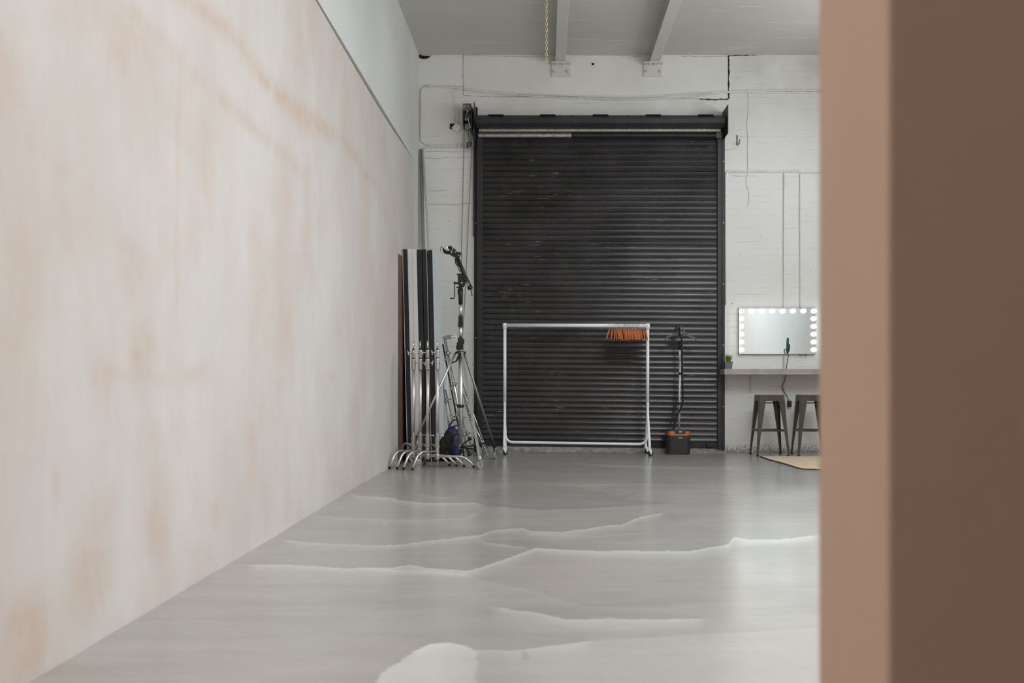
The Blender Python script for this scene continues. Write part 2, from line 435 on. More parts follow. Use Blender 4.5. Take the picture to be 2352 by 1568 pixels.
def line(pts, light, dark, wl=14, wd=3, w=1.2, s=1.0):
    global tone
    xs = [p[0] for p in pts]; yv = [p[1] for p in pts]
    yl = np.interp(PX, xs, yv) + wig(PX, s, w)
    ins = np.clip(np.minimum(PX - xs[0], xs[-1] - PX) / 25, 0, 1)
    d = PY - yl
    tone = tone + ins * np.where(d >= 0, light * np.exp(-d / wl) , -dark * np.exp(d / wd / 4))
line(Z5([(365, 125), (400, 142), (550, 152), (570, 160), (700, 172), (880, 170), (945, 184)]), .75, .12, 7, 3, .5, 1)
line(Z5([(945, 184), (1150, 199), (1320, 197), (1480, 186), (1600, 178), (1730, 172)]), .12, .30, 4, 2, .4, 2)
line(Z5([(220, 225), (500, 240), (700, 240), (840, 235), (935, 190)]), .32, .08, 5, 3, .5, 2)
line(Z5([(70, 318), (200, 335), (400, 346), (550, 345), (700, 330), (900, 305), (960, 285), (1080, 275), (1130, 290), (1250, 292), (1400, 270), (1500, 262), (1560, 235), (1690, 205)]), .62, .16, 9, 4, .7, 1.4)
line(Z5([(900, 316), (940, 335), (1050, 350), (1140, 358)]), .45, .2, 7, 3, .5, 1.4)
line(Z5([(-60, 424), (0, 427), (150, 430), (300, 440), (560, 440), (610, 430), (700, 442), (850, 452), (900, 442), (1000, 410), (1140, 360), (1210, 362), (1400, 372), (1780, 370), (1940, 345), (1965, 312), (2030, 326), (2200, 318), (2330, 303)]), .72, .16, 10, 4, .8, 1.2)
line(Z5([(430, 442), (600, 452), (760, 458), (885, 472)]), .35, .05, 8, 3, .6, 1.4)
line(Z5([(880, 472), (960, 500), (1100, 530), (1300, 590), (1560, 610), (1850, 590)]), .10, .06, 14, 5, 1.5, 1.4)
line(Z5([(950, 600), (1150, 630), (1280, 655), (1400, 650), (1560, 656), (1850, 650)]), .48, .10, 14, 4, 1.0, 1.4)
line(Z5([(1080, 300), (1400, 306), (1700, 290)]), .16, .05, 6, 3, 1.0, 1.4)
line(Z5([(620, 792), (700, 758), (780, 750), (850, 765), (890, 784), (1050, 785), (1200, 765), (1380, 742)]), .35, .14, 16, 6, .8, 1.0)
line(Z5([(1290, 0), (1400, 12), (1500, 18), (1700, 20), (2000, 24)]), .45, .10, 3, 3, .3, 1.4)
line(Z5([(640, 130), (760, 150), (840, 128)]), .4, .05, 7, 3, .3, 1.4)
line(Z5([(980, 110), (1100, 88), (1300, 95), (1550, 90), (1700, 84)]), .15, .05, 6, 3, .4, 1.4)
def inpoly(poly):
    ins = np.zeros(PX.shape, bool); n = len(poly)
    wx = PX + wig(PY * 3, 1.7, 2.0)
    for i in range(n):
        x0, y0 = poly[i]; x1, y1 = poly[(i + 1) % n]
        c = ((y0 > PY) != (y1 > PY)) & (wx < (x1 - x0) * (PY - y0) / (y1 - y0 + 1e-9) + x0)
        ins ^= c
    return ins
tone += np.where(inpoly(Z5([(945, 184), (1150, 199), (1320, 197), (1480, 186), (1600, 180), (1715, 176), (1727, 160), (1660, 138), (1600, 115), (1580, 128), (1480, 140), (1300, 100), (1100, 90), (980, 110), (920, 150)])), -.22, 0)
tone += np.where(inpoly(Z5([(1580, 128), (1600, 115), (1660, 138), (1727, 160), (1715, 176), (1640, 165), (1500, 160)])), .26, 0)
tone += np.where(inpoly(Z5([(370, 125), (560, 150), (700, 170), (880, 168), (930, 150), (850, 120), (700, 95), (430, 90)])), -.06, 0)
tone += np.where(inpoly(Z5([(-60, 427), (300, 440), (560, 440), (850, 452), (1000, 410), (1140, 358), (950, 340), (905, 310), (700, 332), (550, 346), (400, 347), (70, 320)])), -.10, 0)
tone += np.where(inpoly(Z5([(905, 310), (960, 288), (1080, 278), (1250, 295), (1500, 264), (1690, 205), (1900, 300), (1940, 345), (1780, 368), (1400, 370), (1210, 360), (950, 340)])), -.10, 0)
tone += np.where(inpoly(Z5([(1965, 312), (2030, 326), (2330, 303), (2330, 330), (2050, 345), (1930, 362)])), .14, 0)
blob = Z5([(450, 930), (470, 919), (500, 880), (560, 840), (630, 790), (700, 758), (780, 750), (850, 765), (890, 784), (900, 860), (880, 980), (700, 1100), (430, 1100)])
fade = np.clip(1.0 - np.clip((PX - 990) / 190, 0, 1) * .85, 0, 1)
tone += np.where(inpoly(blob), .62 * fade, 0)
tone += np.where((PX > 1200) & (PX < 1212) & (PY > 1491) & (PY < 1514), -.2, 0)
tone += np.where(PY < np.interp(PX, [700, 1000, 1150, 1400, 1600, 1900], [1098, 1112, 1108, 1111, 1109, 1112]), -.13, 0)  # far floor darkened: partly a darker pour, mostly the dimmer light there
tone += np.where(PY < np.interp(PX, [700, 1000, 1300, 1400, 1500, 1700, 1900], [1052, 1056, 1060, 1066, 1070, 1071, 1073]), -.12, 0)  # second darker step by the shutter, dim light put into the tone
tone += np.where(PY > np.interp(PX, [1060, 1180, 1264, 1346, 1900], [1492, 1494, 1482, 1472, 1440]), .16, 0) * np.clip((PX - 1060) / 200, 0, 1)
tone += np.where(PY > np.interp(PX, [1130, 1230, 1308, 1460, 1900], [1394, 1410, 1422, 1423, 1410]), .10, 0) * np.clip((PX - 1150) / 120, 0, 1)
tone = np.where(ok, tone, 0)
nr, nc = XX.shape
me = bpy.data.meshes.new('floor')
idx = np.arange(nr * nc).reshape(nr, nc)
faces = np.stack([idx[:-1, :-1], idx[:-1, 1:], idx[1:, 1:], idx[1:, :-1]], -1).reshape(-1, 4)
me.from_pydata(np.stack([XX.ravel(), YY.ravel(), np.zeros(nr * nc)], 1).tolist(), [], faces.tolist())
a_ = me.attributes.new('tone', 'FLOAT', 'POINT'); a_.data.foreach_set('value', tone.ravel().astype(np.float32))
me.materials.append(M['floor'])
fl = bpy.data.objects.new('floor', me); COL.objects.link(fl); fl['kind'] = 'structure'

# left wall: pink plaster to 3.70 m, white painted wall above and behind its far end
WY = [-4, 0, 3.2, 6, 8, 10, 11, 12.88]; WX = [-1.60, -1.615, -1.631, -1.650, -1.670, -1.684, -1.680, -1.648]
def wallx(y): return np.interp(y, WY, WX)
ZP = 3.705
pcols = np.array([-4, -2, 0, 1.5, 2.6] + [F * 1.655 / (VX - p) for p in np.arange(-60, 945, 4.0)] + [12.88])
pcols = np.array(sorted(set(np.round(pcols[pcols <= 12.88], 4))))
prow = np.linspace(0, ZP, 186)
YW, ZW = np.meshgrid(pcols, prow); XW = wallx(YW)
okw = YW > 2.5
QX = np.where(okw, VX + XW / np.maximum(YW, .1) * F, -9999); QY = np.where(okw, VY - (ZW - H) / np.maximum(YW, .1) * F, 0)
st = np.zeros_like(QX)
def stroke(pts, w, amp):
    global st
    best = np.zeros_like(QX)
    for (x0, y0), (x1, y1) in zip(pts, pts[1:]):
        dx, dy = x1 - x0, y1 - y0; t = np.clip(((QX - x0) * dx + (QY - y0) * dy) / (dx * dx + dy * dy), 0, 1)
        d = np.hypot(QX - x0 - t * dx + wig(QY, 1.2, 2.0), QY - y0 - t * dy + wig(QX, 1.3, 2.0))
        best = np.maximum(best, np.exp(-(d / w) ** 2))
    st += amp * best
def dab(x, y, rx, ry, amp):
    global st
    st += amp * np.exp(-(((QX - x + wig(QY, 1.1, 4)) / rx) ** 2 + ((QY - y + wig(QX, 1.4, 5)) / ry) ** 2) ** 1.5)
stroke([(420, -10), (500, 50), (560, 110), (600, 180), (680, 245), (760, 310)], 17, .85)
stroke([(640, 232), (690, 270), (712, 300)], 14, .5)
stroke([(450, 175), (520, 240), (600, 305), (700, 400)], 14, .55)
stroke([(790, 320), (820, 370), (838, 400)], 9, .8)
stroke([(300, 20), (400, 110), (415, 135)], 18, .3)
stroke([(412, 120), (408, 400), (402, 780)], 5, .42)
stroke([(736, 230), (734, 640)], 3, .30)
stroke([(848, 400), (880, 460), (892, 500)], 8, .4)
for d_ in [(470, 340, 28, 90, .45), (300, 110, 60, 70, .5), (200, 30, 90, 60, .35), (310, 620, 40, 60, .35), (300, 560, 26, 26, .2), (330, 800, 30, 60, .45),
           (310, 815, 16, 20, .5), (240, 860, 30, 45, .4), (340, 865, 90, 20, .3), (455, 860, 22, 26, .35), (445, 560, 20, 60, .25), (150, 385, 30, 26, .25),
           (360, 1150, 26, 90, .35), (500, 1190, 9, 45, .45), (210, 1330, 60, 120, .6), (100, 1460, 70, 120, .5), (40, 1480, 60, 130, .6), (130, 1110, 12, 50, .45),
           (240, 1170, 40, 60, .35), (360, 1240, 30, 60, .35), (640, 760, 30, 70, .28), (770, 870, 10, 10, .35), (650, 880, 18, 18, .3), (610, 1130, 12, 60, .25),
           (800, 200, 14, 90, .3), (840, 700, 30, 60, .2), (780, 1100, 26, 30, .25), (20, 1080, 40, 60, .25), (650, 420, 30, 60, .12), (10, 160, 26, 60, .3), (0, 420, 10, 30, .4),
           (480, 430, 14, 50, .3), (690, 140, 20, 60, .25), (460, 1280, 30, 30, .3)]:
    dab(*d_)
st = np.clip(np.where(okw, st, .3), 0, 1)
nr, nc = YW.shape
me = bpy.data.meshes.new('wall_left_plaster'); idx = np.arange(nr * nc).reshape(nr, nc)
faces = np.stack([idx[:-1, :-1], idx[1:, :-1], idx[1:, 1:], idx[:-1, 1:]], -1).reshape(-1, 4)[:, ::-1]
XE = XW + .002 * wig(YW * 60, 1, 1.0) * np.exp(-ZW / .02)
ZE = ZW.copy(); ZE[0, :] = 0
V0 = np.stack([XE.ravel(), YW.ravel(), ZE.ravel()], 1).tolist()
n0 = len(V0); last = idx[:, -1]; top = idx[-1, :]
V0 += [(XW[i, -1] - .05, 12.88, ZW[i, -1]) for i in range(nr)]; V0 += [(XW[-1, j] - .05, YW[-1, j], ZP) for j in range(nc)]
FC = faces.tolist() + [(int(last[i]), int(last[i + 1]), n0 + i + 1, n0 + i) for i in range(nr - 1)] + [(int(top[j]), int(top[j + 1]), n0 + nr + j + 1, n0 + nr + j) for j in range(nc - 1)]
me.from_pydata(V0, [], FC)
a_ = me.attributes.new('stain', 'FLOAT', 'POINT'); a_.data.foreach_set('value', np.concatenate([st.ravel(), np.full(nr + nc, .3)]).astype(np.float32))
me.materials.append(M['plaster'])
wp = bpy.data.objects.new('wall_left', me); COL.objects.link(wp); wp['kind'] = 'structure'; wp['label'] = 'left wall of bare pink plaster with orange stains'

b = MB(); XU = -1.655
b.box(XU - .2, XU, YB, D + .02, ZP + .012, ZC + .25)
b.box(XU - .2, XU, 12.885, D + .02, 0, ZP + .012)
b.box(-1.95, -1.70, YB, 12.88, ZP - .01, ZP + .012)
b.build('wall_left', M['whiteupper'], kind='structure')['label'] = 'white painted upper part of the left wall'

# back wall (solid behind the face-mounted shutter)
bw = MB().box(-1.9, XR + .2, D, D + .3, 0, ZC + .1).build('wall_back', M['brick'], kind='structure')
YF = D - .004
def crackline(pts, w, name='crack', seed=1, jag=.006, mat='crack'):
    rnd = random.Random(seed); q = []
    for a, c in zip(pts, pts[1:]):
        a = P(*a, YF); c = P(*c, YF); n = max(2, int((c - a).length / .03))
        q += [a.lerp(c, k / n) for k in range(n)]
    q.append(P(*pts[-1], YF)); mb = MB(); vs = []
    for i, p in enumerate(q):
        t = (q[min(i + 1, len(q) - 1)] - q[max(i - 1, 0)]).normalized(); s = Vector((-t.z, 0, t.x))
        j = rnd.uniform(-jag, jag); ww = w * (rnd.uniform(.35, 1.3) if mat == 'crack' else rnd.uniform(.05, .8)) / 2
        for dy in (0, .0035):
            vs += [p + s * (j + ww) + Vector((0, dy, 0)), p + s * (j - ww) + Vector((0, dy, 0))]
    fs = []
    for i in range(len(q) - 1):
        a = 4 * i; c = 4 * i + 4
        fs += [(a, a + 1, c + 1, c), (a, c, c + 2, a + 2), (a + 1, a + 3, c + 3, c + 1)]
    return mb.add(vs, fs).build(name, M[mat], bw)
# concrete lintel over the shutter, flush with the brick and cracked away at its right end
MB().add(*[[P(1064, 126, D - .003), P(1672, 126, D - .003), P(1672, 224, D - .003), P(1064, 218, D - .003),
            P(1064, 126, D + .02), P(1672, 126, D + .02), P(1672, 224, D + .02), P(1064, 218, D + .02)],
          [(0, 1, 2, 3), (4, 7, 6, 5), (0, 4, 5, 1), (1, 5, 6, 2), (2, 6, 7, 3), (3, 7, 4, 0)]]).build('trim_1', M['concretepaint'], kind='structure')['label'] = 'smooth concrete lintel above the shutter'
YF = D - .007
crackline([(1673.5, 127), (1674, 175), (1673.5, 226)], .020, seed=2, jag=.004)
crackline([(1673, 228), (1640, 228.5), (1606, 227)], .016, seed=3, jag=.005)
crackline([(1606, 227), (1560, 225), (1500, 226)], .006, seed=13, jag=.003, mat='faint')
crackline([(1674, 128), (1720, 126), (1790, 124), (1880, 121)], .013, seed=4, jag=.004)
crackline([(1064, 126), (1064, 170), (1065, 219), (1110, 221), (1250, 222), (1330, 223)], .006, seed=5, jag=.004, mat='faint')
crackline([(1064, 127), (1100, 128), (1200, 130), (1290, 129)], .004, seed=6, jag=.006, mat='faint')
crackline([(1310, 128), (1420, 127), (1480, 130)], .004, seed=7, jag=.006, mat='faint')
crackline([(1565, 128), (1600, 130), (1672, 129)], .006, seed=8, jag=.006, mat='faint')
crackline([(970, 196), (1010, 198), (1060, 197)], .004, seed=9, jag=.004, mat='faint')
crackline([(975, 348), (1010, 347), (1040, 349), (1082, 348)], .006, seed=10, jag=.005, mat='faint')
crackline([(975, 362), (1010, 364), (1035, 361), (1085, 362)], .006, seed=11, jag=.006, mat='faint')
crackline([(985, 437), (1010, 438), (1025, 436)], .004, seed=12, jag=.004, mat='faint')
crackline([(985, 468), (1030, 470), (1085, 467)], .005, seed=14, jag=.004, mat='faint')
crackline([(1675, 398), (1690, 405), (1740, 404)], .004, seed=15, jag=.004, mat='faint')
crackline([(1665, 345), (1680, 342), (1700, 335)], .004, seed=16, jag=.006, mat='faint')
# hole and broken plaster in the top left corner
h_ = MB(); rnd = random.Random(5)
cpt = [(958, 122), (966, 124), (972, 127.5), (980, 129), (986, 127), (988, 130), (981, 134), (971, 135), (964, 133)]
h_.prism([((x - VX) / F * (D - .012), H - (y - VY) / F * (D - .012)) for x, y in cpt], (0, D - .012, 0), (1, 0, 0), (0, 0, 1), (0, 1, 0), .01)
h_.build('hole', M['crack'], bw)
MB().prism([((x - VX) / F * D, H - (y - VY) / F * D) for x, y in [(965, 122), (976, 123), (990, 126), (996, 123), (997, 128), (985, 130), (968, 128)]], (0, D - .03, 0), (1, 0, 0), (0, 0, 1), (0, 1, 0), .028).build('broken_plaster', M['chainm'], bw)
# small round hole in the lintel
MB().cyl(P(1362, 147, D - .012), P(1362, 147, D + .005), .017, n=10).build('hole', M['crack'], bw)
for (x, y) in [(1033, 508), (1085, 502), (1731, 711), (1682, 697), (1723, 914), (1086, 838)]:
    MB().cyl(P(x, y, D - .003), P(x, y, D + .003), .006, n=8).build('hole', M['crack'], bw)

b = MB(); ys_ = sorted([YB, D + .3] + [v for r_ in ADDED_ROOF for v in r_[2:4]])
for a, c in zip(ys_, ys_[1:]):
    hit = [r_ for r_ in ADDED_ROOF if r_[2] <= a and r_[3] >= c]
    if hit: b.box(-1.9, hit[0][0], a, c, ZC, ZC + .25); b.box(hit[0][1], XR + .2, a, c, ZC, ZC + .25)
    else: b.box(-1.9, XR + .2, a, c, ZC, ZC + .25)
b.build('ceiling', M['ceiling'], kind='structure')
for i, (x0, x1, y0, y1, e) in enumerate(ADDED_ROOF):  # frames of the added roof lights, out of view
    b = MB(); z0_, z1_ = ZC + .08, ZC + .14
    b.box(x0, x0 + .05, y0, y1, z0_, z1_); b.box(x1 - .05, x1, y0, y1, z0_, z1_); b.box(x0, x1, y0, y0 + .05, z0_, z1_); b.box(x0, x1, y1 - .05, y1, z0_, z1_)
    for k in (1, 2): xm = x0 + (x1 - x0) * k / 3; b.box(xm - .02, xm + .02, y0, y1, z0_, z1_)
    b.build('unseen_window_%d' % (i + 1), M['concretepaint'], kind='structure')
b = MB(); b.box(XR, XR + .2, YB, ADDED_LOW[0], 0, HZ[0]).box(XR, XR + .2, ADDED_LOW[1], D + .3, 0, HZ[0]).box(XR, XR + .2, ADDED_LOW[0], ADDED_LOW[1], 0, ADDED_LOW[2]).box(XR, XR + .2, ADDED_LOW[0], ADDED_LOW[1], ADDED_LOW[3], HZ[0]).box(XR, XR + .2, YB, D + .3, HZ[1], ZC + .1)
ys_ = [YB] + [v for w in HIGH for v in w[:2]] + [D + .3]
for i in range(0, len(ys_), 2): b.box(XR, XR + .2, ys_[i], ys_[i + 1], *HZ)
b.build('wall_right', M['white'], kind='structure')
for i, (y0, y1, e) in enumerate(HIGH):
    b = MB(); x0, x1 = XR + .08, XR + .13
    b.box(x0, x1, y0, y0 + .05, *HZ).box(x0, x1, y1 - .05, y1, *HZ).box(x0, x1, y0, y1, HZ[0], HZ[0] + .05).box(x0, x1, y0, y1, HZ[1] - .05, HZ[1])
    for k in (1, 2): ym = y0 + (y1 - y0) * k / 3; b.box(x0, x1, ym - .02, ym + .02, *HZ)
    b.build('unseen_window_%d' % (i + 1 + len(ADDED_ROOF)), M['concretepaint'], kind='structure')
b = MB(); y0, y1, za, zb_, e = ADDED_LOW; x0, x1 = XR + .08, XR + .13  # frame of the added low light, out of view
b.box(x0, x1, y0, y0 + .05, za, zb_).box(x0, x1, y1 - .05, y1, za, zb_).box(x0, x1, y0, y1, za, za + .05).box(x0, x1, y0, y1, zb_ - .05, zb_).box(x0, x1, y0, y1, 1.62, 1.66)
b.build('unseen_window_%d' % (1 + len(ADDED_ROOF) + len(HIGH)), M['concretepaint'], kind='structure')
MB().box(-1.9, XR + .2, YB - .2, YB, 0, ZC).build('wall_front', M['plaster2'], kind='structure')
# near partition wall whose end fills the right of the view
XP = (2040 - VX) / F * 1.0
pw = MB().box(XP, XR, 1.0, XP * F / (1880 - VX), 0, ZC).build('wall_near', M['plaster2'], kind='structure', bevel=.004)
pw['label'] = 'near plaster partition wall whose end blocks the right side'
# raised rough concrete threshold below the shutter
b = MB(); n = 60; rnd = random.Random(3); vs = []
for i in range(n + 1):
    x = -.86 + (2.33 + .86) * i / n; t = i / n
    zt = .088 - .036 * t; yt = 13.30 - .05 * t + rnd.uniform(-.012, .012)
    if t > .955: zt -= (t - .955) * .6
    vs += [(x, D + .01, zt), (x, 13.375, zt + rnd.uniform(-.004, .002)), (x, yt, .014 + rnd.uniform(0, .008)), (x, yt - .03, 0.001)]
fs = [(4 * i + k, 4 * i + k + 1, 4 * i + 5 + k, 4 * i + 4 + k) for i in range(n) for k in range(3)]
b.add(vs, fs).build('trim_2', M['kerb'], kind='structure')['label'] = 'rough raised concrete threshold under the shutter'

# ------------------------------------------------------------------ ceiling beams
def make_beam(x0, x1, label, px0, px1):
    t = thing('ceiling_beam', label, 'beam', ((x0 + x1) / 2, 6, 5.09), 'steel ceiling beams')
    zb = 5.09; c = (x0 + x1) / 2
    MB().box(c - .012, c + .012, YB + .02, D - .01, zb + .010, ZC).build('web', M['paintbeam'], t)
    MB().box(x0, x1, YB + .02, D - .01, zb, zb + .016).build('flange', M['paintbeam'], t, bevel=.003)
    MB().box(x0 + .01, x1 - .01, YB + .02, D - .01, ZC - .014, ZC).build('flange', M['paintbeam'], t)
    y0 = D - .02
    pl = MB().box((px0 - VX) / 175, (px1 - VX) / 175, y0, D, H + (870 - 177) / 175, H + (870 - 148) / 175)
    pl.box((px0 - VX) / 175, (px1 - VX) / 175, y0 - .10, D, zb - .014, zb)
    pl = pl.build('bracket', M['paintbeam'], t, bevel=.002)
    for px in (px0 + 6, px1 - 6):
        q = Vector(((px - VX) / 175, y0, H + (870 - 165) / 175))
        MB().cyl(q, q + Vector((0, -.014, 0)), .019, n=6).cyl(q + Vector((0, -.01, 0)), q + Vector((0, -.03, 0)), .010, n=8).build('bolt', M['bolt'], pl)
    for px in (px0 + 13, px0 + 25):
        q = Vector(((px - VX) / 175, y0 - .06, zb - .014))
        MB().cyl(q, q + Vector((0, 0, -.012)), .019, n=6).cyl(q, q + Vector((0, 0, -.026)), .010, n=8).build('bolt', M['bolt'], pl)
make_beam(.134, .264, 'painted steel ceiling beam left of the other, near the hanging chain', 1266.5, 1310)
make_beam(1.362, 1.495, 'painted steel ceiling beam on the right, running towards the upper right', 1478, 1521)

# hanging chain
def chain_mesh(pts, pitch, w, wire, n=8, k=4):
    mb = MB(); pts = [Vector(p) for p in pts]; d = 0; segs = list(zip(pts, pts[1:])); i = 0
    L_ = [(b_ - a).length for a, b_ in segs]; tot = sum(L_); s = 0
    while s < tot:
        q = s; j = 0
        while j < len(L_) - 1 and q > L_[j]: q -= L_[j]; j += 1
        a, b_ = segs[j]; t = (b_ - a).normalized(); c = a + t * q
        side = Vector((1, 0, 0)) if i % 2 == 0 else Vector((0, 1, 0))
        side = (side - t * side.dot(t)).normalized()
        mb.tube([c + t * (math.sin(2 * math.pi * m / n) * (pitch / 2 + wire * 1.3)) + side * (math.cos(2 * math.pi * m / n) * w) for m in range(n)], wire, k, closed=True)
        s += pitch; i += 1
    return mb
YC = 10.0
c0 = P(1255, 141, YC)
o = chain_mesh([Vector((c0.x, YC, ZC)), c0], .030, .011, .0042).build('hanging_chain', M['chainm'], org=(c0.x, YC, c0.z))
tag(o, 'pale steel chain hanging from the ceiling beside the left beam', 'chain')

# ------------------------------------------------------------------ roller shutter
sh = thing('roller_shutter', 'large black steel roller shutter closed across the loading doorway', 'shutter door', (.7, D - .03, 0))
S = 175.3
xl, xr = (1106 - VX) / S, (1648 - VX) / S
zt, zb0 = H + (870 - 316) / S, H - (1010 - 870) / S
NS = 54; p0, p1 = .0762, .0702
ps = np.linspace(p0, p1, NS); ps = ps * (zt - zb0) / ps.sum()
def shear(x, z): return -.036 * (x - xl) / (xr - xl) * max(0, (zt - z) / (zt - zb0)) ** 1.1
mb = MB(); vs = []; prof = [(-.001, 0.0), (-.0045, .03), (-.0055, .18), (-.0085, .42), (-.0140, .64), (-.0185, .74), (-.0180, .79), (-.0060, .815), (-.0035, .855), (-.0110, .875), (-.0115, .93), (-.001, .955)]
NX = 16; rows_ = []
z = zt; rr = random.Random(11)
for pch in ps:
    jit = rr.uniform(-.0015, .0015); sag = rr.uniform(-.002, .002)
    for dy, f_ in prof: rows_.append((dy + jit * (dy < -.004), z - pch * f_, sag))
    z -= pch
for dy, zz, sag in rows_:
    for i in range(NX + 1):
        x = xl + (xr - xl) * i / NX
        vs.append((x, D - .035 + dy + .002 * math.sin(x * 3 + zz * 5), zz + shear(x, zz) + sag * math.sin(math.pi * i / NX)))
fs = [(r * (NX + 1) + i, r * (NX + 1) + i + 1, (r + 1) * (NX + 1) + i + 1, (r + 1) * (NX + 1) + i) for r in range(len(rows_) - 1) for i in range(NX)]
mb.add(vs, fs, True)
cur = mb.build('slat_curtain', M['shutter'], sh)
import bmesh
bm = bmesh.new(); bm.from_mesh(cur.data)
for e in bm.edges:
    if len(e.link_faces) == 2 and e.calc_face_angle(0) > R(38): e.smooth = False
bm.to_mesh(cur.data); bm.free()
# bottom rail
mb = MB(); z1, z2 = zb0, zb0 - .075
mb.add([(x, y, z_ + shear(x, zb0)) for x in (xl, xr) for y, z_ in ((D - .02, z1), (D - .05, z1), (D - .05, z2 + .012), (D - .066, z2 + .012), (D - .066, z2), (D - .02, z2))],
       [(0, 1, 2, 3, 4, 5), (11, 10, 9, 8, 7, 6)] + [(i, (i + 1) % 6, (i + 1) % 6 + 6, i + 6) for i in range(6)])
rail = mb.build('bottom_rail', M['oldblack'], sh)
q = P(1630, 1022, D - .07); MB().box(q.x - .04, q.x + .04, D - .10, D - .05, q.z - .02, q.z + .03).cyl(q + Vector((0, -.02, 0)), q + Vector((.05, -.02, 0)), .012).build('bolt_lock', M['oldblack'], rail)
# guides
for side, a, c, outer in ((0, 1097, 1108.5, 1089), (1, 1646.5, 1658, 1665)):
    X0, X1 = (a - VX) / S, (c - VX) / S; zg = H + (870 - 318) / S
    g = MB().box(X0, X1, D - .075, D, .02, zg)
    xo = (outer - VX) / S
    g.box(min(xo, X0), max(xo, X1), D - .022, D - .001, .02, zg - (.1 if side == 0 else .0))
    g.box(X0 - .004 if side == 0 else X1 - .006, X0 + .006 if side == 0 else X1 + .004, D - .09, D - .07, .02, zg)
    go = g.build('guide_rail', M['greymetal'], sh, bevel=.003)
    rr = random.Random(side)
    for zz in (np.linspace(.6, zg - .3, 5) if side else [1.5, 3.0]):
        qq = Vector(((xo + (X1 if side else X0)) / 2, D - .022, zz)); MB().cyl(qq, qq + Vector((0, -.008, 0)), .009, n=8).build('bolt', M['bolt'], go)
X0 = (1087.5 - VX) / S
MB().box(X0, X0 + .024, D - .04, D - .001, H + (870 - 542) / S, H + (870 - 336) / S).build('cable_channel', M['oldblack'], sh)
# end plates
for xw, side in ((2.328, 1), (-.915, 0)):
    zA, zB = H + (870 - 258) / 175, H + (870 - 322) / 175
    if side == 0: zA, zB = H + (870 - 247) / 175, H + (870 - 345) / 175
    dpt = .385 if side else .30
    MB().box(xw, xw + .008, D - dpt, D, zB, zA).box(xw - (0 if side else .0) , xw + .03, D - .02, D, zB, zA).build('end_plate', M['oldblack'] if side else M['greymetal'], sh)
# barrel cover (octagonal) and brackets
yb = D - .20
xb0, xb1 = -.895, 2.325
zc_ = H + (870 - 280) / (F / yb)
prof8 = []
rB = .085
for k in range(8):
    a = R(22.5 + 45 * k); prof8.append((rB * math.cos(a) * 1.15, rB * math.sin(a)))
br = MB().prism(prof8, (xb0, yb, zc_), (0, 1, 0), (0, 0, 1), (1, 0, 0), xb1 - xb0).build('barrel', M['greymetal'], sh, bevel=.006)
for px in (1140, 1258, 1378, 1498, 1617):
    x = (px - VX) / (F / (D - .1))
    MB().box(x - .10, x + .10, yb - .06, D, zc_ + .076, zc_ + .084).box(x - .10, x + .10, D - .012, D, zc_ + .076, zc_ + .10).build('bracket', M['oldblack'], br)
    qq = Vector((x, D - .012, zc_ + .094)); MB().cyl(qq, qq + Vector((0, -.012, 0)), .012, n=8).build('bolt', M['oldblack'], br)
for px in (1285, 1313, 1441, 1471):
    x = (px - VX) / (F / (yb - .09)); MB().prism([(p[0] * 1.03, p[1] * 1.03) for p in prof8], (x, yb, zc_), (0, 1, 0), (0, 0, 1), (1, 0, 0), .012 if px not in (1285, 1441) else .012).build('strap', M['oldblack'], br)
# bare galvanised slats where the curtain leaves the roll
for py, yy, rad, x0, x1, mt in ((298, D - .13, .030, 1100, 1655, 'galv'), (310.5, D - .10, .031, 1099, 1652, 'galv')):
    Sg = F / yy; zz = H + (870 - py) / Sg; X0, X1 = (x0 - VX) / Sg, (x1 - VX) / Sg
    half = [(rad * .75 * math.cos(R(a)) , rad * math.sin(R(a))) for a in range(90, 271, 15)]
    if py == 310.5:
        xm = (1312 - VX) / Sg
        MB().prism(half + [(.01, -rad), (.01, rad)], (X0, yy, zz), (0, 1, 0), (0, 0, 1), (1, 0, 0), xm - X0).build('galvanised_slat', M[mt], sh)
        MB().prism([(a * 1.02, b_ * .8) for a, b_ in half] + [(.01, -rad), (.01, rad)], (xm, yy, zz), (0, 1, 0), (0, 0, 1), (1, 0, 0), X1 - xm).build('painted_slat', M['greymetal'], sh)
        MB().box(X1 - .04, X1 + .02, yy - .035, yy, zz - .04, zz + .03).build('end_lock', M['greasy'], sh)
    else:
        MB().prism(half + [(.01, -rad), (.01, rad)], (X0, yy, zz), (0, 1, 0), (0, 0, 1), (1, 0, 0), X1 - X0).build('galvanised_slat', M[mt], sh)
MB().box(xb0, xb1, D - .09, D - .02, zt - .01, H + (870 - 290) / S).build('roll_backing', M['oldblack'], sh)

# chain hoist gear beside the shutter
YG = D - .15
G = lambda px, py, Y=YG: P(px, py, Y)
ch = thing('chain_hoist', 'greasy gear box with hand chains left of the shutter head', 'hoist', tuple(P(1076, 340, D)))
def bx(a, b_, Y0, Y1):     # box between two pixels
    A = G(*a, Y0); B = G(*b_, Y0); return (min(A.x, B.x), max(A.x, B.x), Y0, Y1, min(A.z, B.z), max(A.z, B.z))
MB().box(*bx((1062.5, 237.5), (1082, 254), D - .24, D)).build('top_plate', M['greasy'], ch, bevel=.003)
m_ = MB().box(*bx((1062.5, 254), (1065.5, 283), D - .22, D - .02)).box(*bx((1081, 250), (1085, 290), D - .22, D - .02)).box(*bx((1064, 254), (1082, 296), D - .05, D - .02))
m_.build('housing', M['oldblack'], ch)
for (x, y, r) in ((1066.5, 245.5, .017), (1075, 245, .012), (1074, 257, .012), (1070, 276, .010)):
    q = G(x, y, D - .24); MB().cyl(q, q + Vector((0, -.02, 0)), r, n=12).build('bolt', M['satin'], ch)
